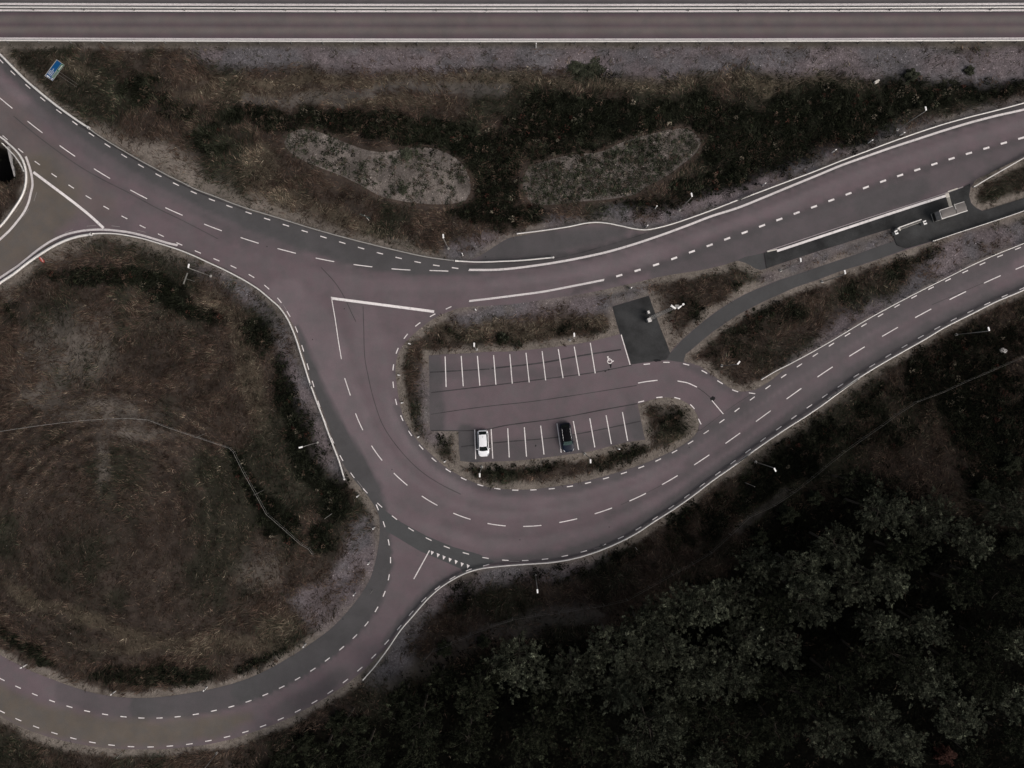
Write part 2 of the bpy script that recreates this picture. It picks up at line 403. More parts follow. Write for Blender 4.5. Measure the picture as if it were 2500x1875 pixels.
pav = paved(GX, GY) | ((GY > np.interp(GX, HW_S[:, 0], HW_S[:, 1])))
bpts = np.concatenate([POLY[k] for k in POLY] + [resample(HW_S, 1.0)])
bpts = bpts[(abs(bpts[:, 0]) < 108) & (abs(bpts[:, 1]) < 88)]
D = np.full(GX.shape, 1e9)
for i in range(0, GX.shape[0], 20):
    d2 = (GX[i:i+20, :, None] - bpts[:, 0]) ** 2 + (GY[i:i+20, :, None] - bpts[:, 1]) ** 2
    D[i:i+20] = np.sqrt(d2.min(axis=2))
D = np.where(pav, -D, D)
grav = np.zeros_like(GX)
for pl in [V((440, 104), (600, 101), (2330, 101), (2330, 160), (2212, 168), (2100, 172), (1980, 160), (1900, 163), (1700, 160), (1600, 152), (1450, 158), (1300, 146), (1100, 149), (900, 146), (700, 142), (560, 138), (450, 128), (400, 114)),
           T('E', (1350, 530), (1600, 640), (1800, 735), (2000, 860), (2100, 960)) + T('F', (300, 1080), (350, 1200), (400, 1350), (450, 1500)) + T('J', (480, 0), (560, 250), (640, 500), (700, 690), (750, 850), (640, 780), (520, 560), (450, 360), (400, 200), (340, 0)) + T('F', (330, 1450), (280, 1250), (200, 1050), (100, 930)) + T('E', (1800, 820), (1600, 700)),
           T('J', (800, 1240), (950, 1200), (1010, 1250), (1000, 1400), (960, 1560)) + T('N', (930, 200), (860, 330), (750, 470), (640, 590), (560, 650), (500, 500), (300, 290), (480, 280), (640, 220), (720, 80)) + T('J', (720, 1500), (760, 1350)),
           T('F', (1560, 1000), (1700, 965), (1960, 940)) + T('G', (200, 920), (600, 875), (1000, 800), (1250, 770), (1220, 850), (930, 930), (850, 1000), (700, 970), (300, 1030), (0, 1060)) + T('F', (1500, 1060)),
           T('G', (250, 350), (500, 280), (700, 260), (900, 215), (1180, 200), (1450, 180), (1700, 90)) + T('D', (0, 1440), (300, 1330), (600, 1220), (900, 1110), (1200, 990), (1500, 905), (1800, 855), (2212, 745), (2212, 800), (1600, 958), (1000, 1168), (400, 1398)) + T('G', (1800, 165), (1280, 337), (1000, 322), (800, 292), (400, 355)),
           T('F', (1480, 560), (1560, 510), (1760, 440), (1900, 400), (2080, 380), (1950, 450), (1740, 580), (1600, 585)),
           T('H', (2212, 240), (1900, 335), (1700, 430), (1550, 540), (1400, 680), (1230, 830), (1000, 950), (700, 1150), (400, 1330), (260, 1430), (420, 1390), (600, 1290), (1000, 1050), (1400, 835), (1800, 635), (2212, 455)),
           T('N', (1750, 180), (1500, 290), (1400, 400), (1250, 540), (1050, 770), (940, 980), (1100, 930), (1300, 840), (1370, 600), (1450, 450), (1600, 350), (1800, 270), (2212, 190), (2212, 100), (1900, 125)),
           T('O', (0, 130), (430, 100), (700, 60), (880, 10), (850, 50), (500, 170), (200, 220), (0, 230)),
           T('H', (200, 665), (600, 545), (1000, 420), (1190, 350), (1210, 430), (900, 540), (500, 670), (250, 740)),
           T('J', (1330, 0), (1410, 0), (1410, 460), (1600, 485), (1480, 560), (1380, 560), (1340, 400))]:
    grav = np.maximum(grav, mpoly(pl, 2))
sand = np.zeros_like(GX)
for pl in [T('A', (660, 960), (760, 960), (1000, 1050), (1300, 1130), (1450, 1210), (1500, 1330), (1850, 1500), (2100, 1600), (2100, 1680), (1650, 1530), (1400, 1420), (1180, 1305), (880, 1135)),
           T('F', (0, 60), (200, 150), (600, 300), (1000, 420), (1400, 530), (1600, 560), (1500, 590), (1000, 480), (500, 345), (0, 190)),
           T('E', (0, 770), (200, 610), (450, 460), (700, 385), (1000, 400), (1400, 520), (1650, 640), (1200, 520), (900, 450), (600, 490), (300, 640), (0, 900)),
           T('G', (1215, 800), (1280, 790), (1330, 950), (1420, 1180), (1470, 1200), (1380, 1300), (1280, 1050)),
           T('J', (1400, 480), (1640, 480), (1640, 560), (1500, 560), (1400, 650), (1330, 560)),
           T('K', (1130, 280), (1430, 235), (1560, 320), (1600, 430), (1540, 540), (1520, 400), (1450, 290), (1200, 290), (1190, 400), (1220, 520), (1170, 540)),
           T('K', (1700, 860), (2212, 490), (2212, 560), (1950, 760), (1700, 900), (1300, 1200), (1000, 1380), (950, 1350), (1250, 1190)),
           T('L', (0, 730), (550, 355), (1050, 0), (1150, 0), (800, 250), (400, 540), (100, 720), (0, 760))]:
    sand = np.maximum(sand, mpoly(pl, 2) * .95)
edge = (1 - sstep(.75, 1.6, D + (fbm(GX, GY, 2.2, 5) - .5) * 1.5)) * (D > -1)
sand = np.maximum(sand, edge * .85)
trail = np.zeros_like(GX)
for ln, wd in [(T('N', (1000, 960), (1400, 860), (1700, 720), (2000, 600), (2212, 555)) + T('O', (200, 540), (500, 500), (800, 450)), 1.9),
               (T('L', (0, 1250), (250, 1060), (400, 950)), .8), (T('B', (0, 730), (400, 770), (700, 760), (1000, 660), (1500, 650), (2000, 700)), .9)]:
    d_, _ = dist_poly(WX, WY, GP(ln)); trail = np.maximum(trail, 1 - sstep(wd * .5, wd * 1.5, d_))
ov1 = T('B', (285, 1090), (310, 1030), (360, 990), (430, 975), (520, 990), (620, 1020), (720, 1065), (830, 1110), (930, 1145), (1050, 1165), (1180, 1145), (1290, 1125), (1400, 1125), (1500, 1150), (1580, 1190), (1660, 1250), (1720, 1340), (1740, 1420), (1735, 1500), (1700, 1550), (1600, 1575), (1450, 1580), (1300, 1570), (1150, 1545), (1020, 1510), (930, 1460), (850, 1415), (700, 1345), (550, 1290), (420, 1230), (340, 1180), (300, 1130))
ov2 = T('C', (240, 1380), (270, 1310), (330, 1265), (420, 1235), (550, 1200), (700, 1180), (850, 1160), (1000, 1090), (1150, 1040), (1280, 1010), (1400, 980), (1500, 975), (1580, 1010), (1635, 1080), (1600, 1160), (1540, 1220), (1470, 1275), (1380, 1345), (1270, 1410), (1190, 1450), (1120, 1500), (1000, 1530), (850, 1550), (700, 1560), (550, 1575), (400, 1585), (310, 1570), (260, 1520), (235, 1450))
OV1 = resample(GP(ov1), 1, closed=True); OV2 = resample(GP(ov2), 1, closed=True)
oval = blur((inside(GX, GY, OV1) | inside(GX, GY, OV2)).astype(float), 1, 1)
oval2 = blur(inside(GX, GY, OV2).astype(float), 1, 1)
ring = np.maximum(1 - sstep(.25, .9, dist_poly(GX, GY, np.vstack([OV1, OV1[:1]]))[0]), 1 - sstep(.25, .9, dist_poly(GX, GY, np.vstack([OV2, OV2[:1]]))[0]))
dark = mell([(560, 245, 90, 22), (650, 258, 110, 22), (800, 265, 140, 30, 5), (950, 292, 120, 42), (1060, 330, 80, 60), (1070, 420, 45, 70), (1185, 265, 80, 60), (1300, 255, 150, 50), (1250, 330, 120, 35), (1380, 270, 120, 40), (1500, 250, 150, 40), (1640, 310, 150, 90), (1780, 260, 170, 70), (1540, 405, 170, 26, -14), (1450, 440, 160, 18, -8),
             (1935, 205, 20, 55, -25), (2070, 195, 160, 24, -8), (1080, 460, 90, 28), (720, 330, 60, 20, 20), 
             (250, 605, 150, 22, 5), (400, 655, 90, 24, 28), (620, 850, 24, 90, -12), (655, 960, 35, 100, -14), (720, 1080, 40, 50), (600, 1120, 34, 60, -40), (740, 1000, 26, 60, -35), (535, 1040, 18, 80, -25), (330, 1452, 150, 22, -3), (60, 1395, 70, 16, 35), (560, 1420, 70, 14, -25),
             (690, 1160, 24, 30),
             (1700, 1000, 170, 50, -32), (2080, 800, 150, 90, -28), (2150, 950, 100, 180), (1290, 145, 60, 18), (1967, 163, 22, 14)], .4)
dark = np.maximum(dark, .62 * mell([(300, 195, 60, 35), (380, 235, 50, 30), (450, 300, 60, 40), (560, 730, 40, 50, 30), (30, 670, 40, 30),(1500, 1120, 150, 50, -26), (1350, 1195, 160, 28, -14), (1180, 1235, 150, 24, -6), (980, 1270, 60, 50), (1900, 900, 250, 70, -30), (985, 728, 50, 24), (1090, 740, 60, 14), (1250, 715, 60, 16), (1180, 1005, 190, 24, -3), (1440, 915, 52, 45), (1360, 970, 60, 22, -20), (960, 965, 24, 28), (1480, 680, 60, 40, -30), (1600, 600, 60, 20, -15), (1620, 700, 150, 50, -27), (1780, 640, 150, 38, -22), (1520, 765, 50, 40), (1950, 575, 120, 26, -22), ], .4))
straw = mell([(700, 172, 260, 13), (1000, 172, 300, 16), (500, 198, 120, 13), (760, 212, 170, 14), (1400, 172, 250, 16), (1680, 178, 160, 18), (600, 425, 100, 22, 24), (760, 480, 90, 18, 20), (560, 350, 40, 40, 30), (160, 145, 70, 14, 20),
              (1000, 712, 60, 22), (1130, 712, 120, 20), (1270, 695, 50, 20), (60, 1285, 60, 18, 32), (220, 1345, 160, 16, 20), (420, 1392, 200, 18), (600, 1350, 60, 26, -35), (490, 680, 80, 24, 38), (540, 800, 24, 130, -14), (1460, 930, 30, 30), (1280, 990, 60, 14)], .5)
pale = mell([(150, 760, 90, 75), (100, 850, 60, 30), (230, 1000, 14, 60, -5), (230, 890, 120, 20), (560, 1230, 40, 40), (300, 930, 80, 14)], .7)
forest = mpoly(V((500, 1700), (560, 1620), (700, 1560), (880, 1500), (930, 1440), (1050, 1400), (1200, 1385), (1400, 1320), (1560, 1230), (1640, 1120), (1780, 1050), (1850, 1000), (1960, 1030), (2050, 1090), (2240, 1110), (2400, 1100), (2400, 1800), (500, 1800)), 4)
south = blur(((GY < np.interp(GX, *GP(rail_se).T) - .5) & (GX > -20)).astype(float), 3)  # lower right side, where vignette darkening is put into ground and plant colours
dark = sstep(.22, .95, dark * 1.02 + (fbm(GX, GY, 3.2, 15, 4) - .5) * 1.5 * (dark > .02) + (fbm(GX, GY, 1.1, 16, 2) - .5) * .35 * (dark > .02))
green = fbm(GX, GY, 9, 11); n1 = fbm(GX, GY, 3, 21); n2 = fbm(GX, GY, 1.2, 31, 3)
voidm = blur(inside(GX, GY, GP(T('A', (-1600, 1060), (8, 1098), (48, 1150), (60, 1200), (80, 1290), (98, 1345), (60, 1385), (0, 1400), (-1600, 1500)))).astype(float), 1, 1)
# heights
HT = -.03 + sstep(.8, 5, D) * ((fbm(GX, GY, 14, 41) - .5) * 1.5 + (n1 - .5) * .35 + (n2 - .5) * .1)
mound = mell([(280, 1050, 260, 330)], .8) * 1.6 + mell([(700, 250, 500, 60)], .8) * -.9 + mell([(1640, 290, 250, 90)], .8) * -1.2 + mell([(1750, 690, 260, 40, -25)], .8) * -.4
HT = HT + sstep(.8, 5, D) * mound - 5.0 * voidm - sstep(2, 12, D) * forest * .5
HT = np.where(D < .6, np.minimum(HT, -.03), HT)
c_ = lambda *v: np.array(v)[None, None, :]
def mix(a, b, t): return a + (b - a) * t[..., None]
CG = c_(.040, .032, .027) * np.ones(GX.shape + (3,))
CG = mix(CG, c_(.019, .020, .014), sstep(.4, .65, green) * .7)
CG = mix(CG, c_(.075, .062, .045), straw * .7)
CG = mix(CG, c_(.105, .092, .080), pale * .8)
CG = mix(CG, c_(.0045, .0048, .0034), dark * .95)
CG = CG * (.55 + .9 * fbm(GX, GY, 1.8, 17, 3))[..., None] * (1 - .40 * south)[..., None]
CG = mix(CG, c_(.085, .078, .074), trail * (.60 - .30 * south))
CG = mix(CG, c_(.0022, .0022, .0018), forest * .99)  # near-black floor: shade between the crowns is put into the colour
sg = sand * sstep(.25, .45, n1 + .15)
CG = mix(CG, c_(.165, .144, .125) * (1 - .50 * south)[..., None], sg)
gp = fbm(GX, GY, 6, 51)
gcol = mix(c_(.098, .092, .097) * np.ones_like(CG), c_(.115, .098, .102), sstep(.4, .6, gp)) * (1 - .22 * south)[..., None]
gg = np.minimum(1, grav * 1.35) * (1 - .35 * sstep(.5, .62, n1) * (1 - (GY > 50)))
CG = mix(CG, gcol, gg)
CG = mix(CG, c_(.165, .145, .130), oval * (1 - .35 * sstep(.45, .6, n1)))
CG = mix(CG, c_(.050, .038, .032), ring * (1 - oval) * .9)
strip = sstep(99, 101, 937.5 - GY * 15) * (1 - sstep(112, 118, 937.5 - GY * 15)) * (1 - edge * 0)
CG = mix(CG, c_(.055, .050, .042), strip * .75)
CG = mix(CG, c_(.004, .004, .004), voidm)  # shadow in the underpass gap is painted on as near-black
GR = np.clip(np.maximum(gg, np.maximum(oval * .9, sg * .6)), 0, 1)
def sample(F, x, y):
    fx = np.clip((x - gx[0]) / GS, 0, len(gx) - 1.001); fy = np.clip((y - gy[0]) / GS, 0, len(gy) - 1.001)
    i = fx.astype(int); j = fy.astype(int); u = fx - i; v = fy - j
    if F.ndim == 3: u = u[..., None]; v = v[..., None]
    return (F[j, i] * (1 - u) + F[j, i + 1] * u) * (1 - v) + (F[j + 1, i] * (1 - u) + F[j + 1, i + 1] * u) * v
def gz(x, y): return float(sample(HT, np.array([x]), np.array([y]))[0])

ny, nx = GX.shape
idx = np.arange(nx * ny).reshape(ny, nx)
q = np.stack([idx[:-1, :-1], idx[:-1, 1:], idx[1:, 1:], idx[1:, :-1]], -1).reshape(-1)
# flatten towards the rim so that the outer country joins
rim = np.minimum.reduce([GX - gx[0], gx[-1] - GX, GY - gy[0], gy[-1] - GY])
HT = -.03 + (HT + .03) * sstep(0, 4, rim)
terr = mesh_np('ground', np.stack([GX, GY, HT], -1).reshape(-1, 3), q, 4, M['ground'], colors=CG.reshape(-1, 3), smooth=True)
at = terr.data.attributes.new('grav', 'FLOAT', 'POINT'); at.data.foreach_set('value', GR.astype(np.float32).ravel())
tag(terr, 'brown and gravelly verges and rough ground between the roads', 'ground', kind='structure')
# country beyond the frame
ox0, ox1, oy0, oy1 = gx[0], gx[-1], gy[0], gy[-1]; B = 1500
vs = [(-B, -B, -.03), (B, -B, -.03), (B, B, -.03), (-B, B, -.03), (ox0, oy0, -.03), (ox1, oy0, -.03), (ox1, oy1, -.03), (ox0, oy1, -.03)]
fl = [0, 1, 5, 4, 1, 2, 6, 5, 2, 3, 7, 6, 3, 0, 4, 7]
oc = mesh_np('outer_ground', vs, fl, 4, M['ground'], colors=np.tile([.028, .025, .018], (8, 1)))
tag(oc, 'rough ground running on beyond the junction', 'ground', kind='structure')

# pale gravel beds with a trodden ring round them
GBEDS = [(OV1, 'left'), (OV2, 'right')]
# ------------------------------------------------------------------ roads
ROAD_P = np.array([.122, .0945, .1030])
GREY = np.array([.0665, .0655, .0670]); TAN = np.array([.106, .092, .074]); DK = np.array([.046, .045, .046]); LT = np.array([.162, .132, .142])
TINT = [  # colour, strength, line, half widths (m), feather (m)
 (TAN, .85, T('E', (-200, 620), (200, 350), (420, 120), (330, -80)), [4, 4, 3.6, 2.6], 3.5),
 (TAN, .35, T('A', (0, 900), (300, 1250), (800, 1600)), [3, 3, 2], 3.5),
 (LT, .45, T('F', (300, 850), (600, 1150), (700, 1500)) + T('J', (760, 250), (900, 600), (1150, 900)), [2.4, 2.6, 2.6, 2.6, 2.2, 1.6], 1.6),
 (LT, .3, T('F', (900, 1000), (1000, 1400)) + T('J', (1040, 100), (1120, 400), (1350, 700), (1700, 950)), [2, 2, 2, 1.6, 1.4, 1.2], 1.5),
 (LT, .25, T('F', (600, 760), (1100, 800), (1700, 790)) + T('G', (300, 740), (800, 660), (1300, 520)), [1.5] * 6, 1.3),
 (LT, .45, T('A', (0, 620), (400, 950), (900, 1280), (1400, 1540)) + T('F', (0, 340), (500, 480)), [.5], .7),
 (DK, .16, T('A', (0, 820), (400, 1140), (900, 1450)) + T('E', (1400, 300), (1900, 470)) + T('F', (400, 590), (900, 690), (1500, 720)) + T('G', (0, 720), (500, 680), (1000, 560), (1500, 400)) + T('H', (0, 230), (600, 0)), [.55], .5),
 (DK, .14, T('F', (1000, 850), (1700, 850)) + T('G', (300, 790), (700, 720)), [.4], .5),
 (LT, .35, T('G', (0, 760), (500, 715), (1000, 600), (1500, 440), (2000, 250)) + T('D', (0, 1730), (800, 1400), (1600, 1120), (2212, 950)), [.6], .7),
 (DK, .14, T('G', (0, 700), (500, 640), (1000, 520), (1500, 370), (2000, 185)) + T('D', (0, 1670), (800, 1340), (1600, 1065), (2212, 900)), [.45], .5),
 (LT, .4, T('J', (1080, 200), (1170, 450), (1400, 760), (1700, 960), (1900, 1020)) + T('K', (300, 1040), (700, 980), (1200, 800), (1600, 570), (2000, 300)) + T('H', (300, 1580), (900, 1180), (1500, 870), (2212, 560)), [.55], .6),
 (LT, .4, T('J', (850, 150), (950, 450), (1200, 780), (1500, 1010), (1800, 1120)) + T('K', (200, 1130), (700, 1060), (1200, 880), (1600, 650), (2000, 400)) + T('H', (300, 1640), (900, 1240), (1500, 930), (2212, 620)), [.45], .6),
 (LT, .35, T('J', (900, 900), (1300, 1200), (1800, 1350)) + T('K', (300, 1360), (900, 1220), (1500, 880), (2000, 540)) + T('H', (500, 1620), (1200, 1210), (2000, 830)), [.6], .7),
 (DK, .12, T('J', (1500, 1180), (1900, 1290)) + T('K', (300, 1290), (900, 1160), (1500, 820)), [.4], .5),
 (GREY, .92, T('A', (-200, 300), (60, 500), (300, 740), (700, 1040), (1200, 1350), (1600, 1540)) + T('F', (0, 235), (300, 330), (700, 455), (1000, 540), (1400, 620), (1750, 648), (1990, 640)), [.9, 1., 1., 1.1, 1.2, 1.4, 1.9, 2.2, 2.6, 2.6, 1.7, .8, .4], .8),
 (GREY, .5, T('A', (300, 830), (800, 1180), (1400, 1480)) + T('F', (0, 330), (400, 470)), [1.4, 1.5, 1.8, 2, 1], 1.6),
 (DK, .8, T('F', (1730, 628), (2100, 612)) + T('G', (480, 580), (800, 525), (1300, 368), (1800, 195), (2212, 33)) + T('D', (300, 1462), (800, 1262), (1400, 1042), (2212, 820)), [.35] + [.75] * 9, .35),
 (DK, .5, T('G', (650, 815), (960, 725), (1400, 592), (1953, 388)) + T('H', (324, 283), (725, 140), (1000, 38)) + T('D', (1256, 1360), (1787, 1195), (2212, 1075)), [.5] * 10, .4),
 (GREY, .6, T('G', (1300, 680), (1800, 500), (2100, 400)) + T('H', (300, 390), (900, 190), (1400, 30)), [1.2, 2.2, 2.4, 2.2, 2, 1.6], 1.2),
 (GREY, .45, T('D', (1000, 1570), (1600, 1360), (2212, 1160)), [1.6, 1.8, 1.5], 1.4),
 (GREY, .95, T('F', (395, 1090), (440, 1230), (520, 1480)) + T('J', (545, 150), (640, 400), (750, 600), (860, 770), (975, 960), (1040, 1080)), [.25, .6, .9, 1.2, 1.6, 1.9, 2, 1.6, .8], .7),
 (GREY, .95, T('J', (1052, 1150), (1073, 1300), (1062, 1500)) + T('N', (1045, 80), (1010, 220), (930, 400), (800, 560), (620, 715), (420, 850), (200, 965), (0, 1050)), [.5, .9, 1.5, 1.75, 1.9, 2, 2.1, 2.15, 2.2, 2.2, 2.2], .25),
 (GREY, .8, T('N', (0, 1050)) + T('M', (1700, 1115), (1400, 1170), (1100, 1190)), [2.2, 2.2, 2.1, 2.0], .4),
 (GREY, .5, T('M', (1100, 1190), (800, 1160), (500, 1080)), [2, 1.8, 1.5], 1.0),
 (TAN, .9, T('M', (-200, 1050), (100, 1190), (400, 1300), (800, 1390), (1200, 1400), (1600, 1350), (1900, 1270)), [2, 2, 2, 2, 2, 1.5, .6], 1.6),
 (GREY, .5, T('N', (250, 1230), (500, 1100), (750, 940)), [1, 1.2, .8], 1.2),
 (GREY, .75, T('N', (1070, 690), (1200, 540), (1330, 390), (1480, 255), (1640, 165)), [.3, .7, .8, .7, .5], .5),
 (GREY, .75, T('K', (0, 1480), (500, 1450), (850, 1355), (1130, 1225), (1500, 980), (1850, 730), (2150, 515)) + T('H', (720, 1590), (1165, 1310), (1669, 1030), (2212, 790)), [.3, .8, 1., 1., 1.1, 1.2, 1.2, 1.2, 1.2, 1.2, 1.1], .9),
 (GREY, .6, T('J', (1160, 300), (1300, 560), (1500, 760), (1800, 910)) + T('K', (150, 950), (600, 925), (1100, 790), (1500, 600), (1900, 330), (2150, 140)) + T('H', (479, 1420), (977, 1110), (1494, 830), (2212, 500)), [.5, .5, .5, .5, .6, .7, .8, .9, 1, 1, 1.1, 1.1, 1.1, 1.1], .6),
 (GREY, .35, T('K', (900, 1130), (1376, 900), (1861, 580)) + T('H', (437, 1660), (1178, 1185), (1967, 780)), [.5] * 6, .7),
 (GREY, .4, T('K', (1500, 730), (2000, 370)) + T('H', (677, 1400), (1434, 950), (2100, 640)), [.5] * 5, .7),
 (GREY, .55, T('G', (1480, 1390), (1700, 1480), (1900, 1595)), [.4, .7, .9], .5),
 (GREY, .7, T('F', (1440, 1320)) + T('J', (1455, 100), (1460, 460)), [1.2, 1.2, 1.5], .8),
 (GREY, .75, T('J', (1700, 500), (1720, 700)), [1.5, 1.8], .7),
 (GREY, .55, T('J', (1700, 650), (1896, 650)) + T('K', (500, 600), (800, 560), (1150, 470)), [1.4, 1.6, 1.6, 1, 1.6], 1.2),
 (GREY, .6, T('K', (1080, 330), (1150, 520)), [1.2, 1.2], .8),
 (GREY, .4, T('J', (1440, 20), (1850, 10)) + T('G', (100, 1480), (600, 1440)), [1.2, .8, .8, .6], .9),
 (GREY, .85, T('F', (1900, 540)) + T('G', (150, 480), (600, 420), (1000, 365)), [1.8, 2.2, 1.7, .8], 1.6),
 (DK, .35, T('G', (520, 545), (1000, 450), (1200, 390)), [.4, .7, .3], .6),
 (DK, .5, T('D', (1840, 1400), (2212, 1225)), [.9, .6], .5),
]
def road_colour(x, y):
    c = np.tile(ROAD_P, (len(x), 1))
    for col, st, ln, hw, fe in TINT:
        P = GP(ln); hw = np.interp(np.linspace(0, 1, len(P)), np.linspace(0, 1, len(hw)), hw); d, wv = dist_poly(x, y, P, hw)
        t = (1 - sstep(wv - fe * .3, wv + fe * .7, d + (vnoise(x, y, 1.7, 5) - .5) * fe * .5)) * st
        c = c + (col - c) * t[:, None]
    f = .90 + .20 * fbm(x, y, 9, 61); return c * f[:, None]
def fill_mesh(name, loops, step, z, mat, colour=None, parent=None, keep=None, box=(-100, 100, -80, 80)):
    pts = []; edges = []
    for L in loops:
        b = len(pts); n = len(L); pts += [tuple(p) for p in L]; edges += [(b + i, b + (i + 1) % n) for i in range(n)]
    if step:
        xs = np.arange(box[0], box[1], step); ys = np.arange(box[2], box[3], step)
        XX, YY = np.meshgrid(xs, ys); XX = XX + (np.arange(len(ys)) % 2)[:, None] * step / 2
        XX = XX.ravel() + .0137; YY = YY.ravel() + .0171
        m = keep(XX, YY)
        bp = np.array(pts); XX = XX[m]; YY = YY[m]
        ok = np.ones(len(XX), bool)
        for i in range(0, len(XX), 2000):
            ok[i:i+2000] = (((XX[i:i+2000, None] - bp[:, 0]) ** 2 + (YY[i:i+2000, None] - bp[:, 1]) ** 2).min(1) > (step * .4) ** 2)
        pts += list(zip(XX[ok], YY[ok]))
    r = delaunay_2d_cdt([Vector(p) for p in pts], edges, [], 0, 1e-5)
    v2 = np.array([tuple(p) for p in r[0]]); tri = np.array([f for f in r[2] if len(f) == 3])
    cen = v2[tri].mean(1); k = keep(cen[:, 0], cen[:, 1]); tri = tri[k]
    a = v2[tri]; ar = (a[:, 1, 0]-a[:, 0, 0])*(a[:, 2, 1]-a[:, 0, 1]) - (a[:, 2, 0]-a[:, 0, 0])*(a[:, 1, 1]-a[:, 0, 1])
    tri[ar < 0] = tri[ar < 0][:, ::-1]
    used = np.unique(tri); mp = np.zeros(len(v2), int); mp[used] = np.arange(len(used)); v2 = v2[used]; tri = mp[tri]
    v3 = np.column_stack([v2, np.full(len(v2), z)])
    return mesh_np(name, v3, tri.ravel(), 3, mat, parent, colors=colour(v2[:, 0], v2[:, 1]) if colour else None)
road = fill_mesh('road', [POLY['outer']] + [POLY[h] for h in HOLES], .62, 0, M['road'], road_colour, keep=paved)
tag(road, 'reddish grey asphalt junction with ramps, a curving road and a car park', 'road', kind='structure')

for P_, wh in GBEDS:
    def gcol_(x, y): return np.array([.128, .112, .101]) * (.55 + .9 * fbm(x, y, 2.5, 77, 3))[:, None] * (.85 if wh == 'right' else 1)
    o = fill_mesh('gravel_bed', [P_], .6, 0, M['ground'], gcol_, keep=lambda x, y: inside(x, y, P_), box=(-45, 40, 20, 50))
    n_ = len(o.data.vertices); co_ = np.zeros(n_ * 3, np.float32); o.data.vertices.foreach_get('co', co_); co_ = co_.reshape(-1, 3); co_[:, 2] = sample(HT, co_[:, 0], co_[:, 1]) + .03; o.data.vertices.foreach_set('co', co_.ravel())
    at = o.data.attributes.new('grav', 'FLOAT', 'POINT'); at.data.foreach_set('value', np.full(n_, .9, np.float32)); o.data.update()
    tag(o, 'pale gravel bed among the dark weeds, the %s of the two' % wh, 'gravel', kind='structure')
    C_ = np.vstack([P_, P_[:1]]); t_ = np.gradient(C_, axis=0); t_ /= np.linalg.norm(t_, axis=1)[:, None]; nn_ = np.column_stack([-t_[:, 1], t_[:, 0]])
    wv_ = (.22 + .16 * fbm(C_[:, 0], C_[:, 1], 3, 79))[:, None]; a_ = C_ - nn_ * wv_ * .4; b_ = C_ + nn_ * wv_; m_ = len(C_)
    v_ = np.concatenate([np.column_stack([X_, sample(HT, X_[:, 0], X_[:, 1]) + .055]) for X_ in (a_, b_)]); i_ = np.arange(m_ - 1)
    q_ = np.stack([i_, i_ + 1, m_ + i_ + 1, m_ + i_], -1).ravel()
    o = mesh_np('trodden_path', v_, q_, 4, M['ground'], colors=np.tile([.052, .040, .033], (2 * m_, 1)))
    tag(o, 'thin brown trodden ring round the %s gravel bed' % wh, 'path', kind='structure')
# highway as a band mesh
xs = np.linspace(-1400, 3900, 300); rows = np.concatenate([np.arange(-190, 8, 11.), np.arange(8, 101, 2.6), [100.]])
V3 = []; CC = []
def band(y):
    l = np.array([.130, .112, .105]); p = np.array([.088, .064, .074]); g = np.array([.052, .056, .056])
    if y < 8: return np.array([.105, .090, .094])
    if y < 30: return g
    t = np.interp(y, [30, 34, 39, 46, 53, 57, 60.5, 64, 70, 76, 84, 90, 94, 97, 101], [0, 0, .6, 1, .7, .35, .1, .5, 1, .85, .15, 0, 0, 0, 0])
    c = p + (l - p) * t * .95
    if y > 96: c = g
    return c
for y in rows:
    P = GP([(x, y + 2.6 * (1 - min(2.56, ((x - 1250) / 1250) ** 2))) for x in xs]); V3.append(np.column_stack([P, np.full(len(P), .004)]))
    c = band(y)[None] * (.93 + .14 * fbm(P[:, 0] * .25, P[:, 1] * 2, 2, 71)[:, None]); CC.append(c)
nr = len(rows); n = len(xs); idx = np.arange(nr * n).reshape(nr, n)
q = np.stack([idx[1:, :-1], idx[1:, 1:], idx[:-1, 1:], idx[:-1, :-1]], -1).reshape(-1)
hwy = mesh_np('highway', np.concatenate(V3), q, 4, M['road'], colors=np.concatenate(CC))
tag(hwy, 'straight dual carriageway with pale wheel tracks along the top', 'highway', kind='structure')

def strip_mesh(name, P, width, z, mat, parent, z0=None):
    P = np.asarray(P); t = np.gradient(P, axis=0); t /= np.linalg.norm(t, axis=1)[:, None] + 1e-9
    nrm = np.column_stack([-t[:, 1], t[:, 0]]); wv = np.broadcast_to(np.asarray(width, float) / 2, (len(P),))[:, None]
    a = P + nrm * wv; b = P - nrm * wv; n = len(P)
    if z0 is None:
        v = np.concatenate([np.column_stack([a, np.full(n, z)]), np.column_stack([b, np.full(n, z)])])
        i = np.arange(n - 1); q = np.stack([n + i, n + i + 1, i + 1, i], -1).ravel()
        return mesh_np(name, v, q, 4, mat, parent)
    v = np.concatenate([np.column_stack([X, np.full(n, zz)]) for X, zz in ((a, z), (b, z), (b, z0), (a, z0))])
    i = np.arange(n - 1); q = np.concatenate([np.stack([((k + 1) % 4) * n + i, ((k + 1) % 4) * n + i + 1, k * n + i + 1, k * n + i], -1).ravel() for k in range(4)])
    q = np.concatenate([q, [0, n, 2 * n, 3 * n], [n - 1, 4 * n - 1, 3 * n - 1, 2 * n - 1]])
    return mesh_np(name, v, q, 4, mat, parent)
def line(name, pts, wpx, z, mat=None, parent=None, step=.6):
    return strip_mesh(name, resample(GP(pts), step), wpx / 15, z, mat or M['paint'], parent or road)
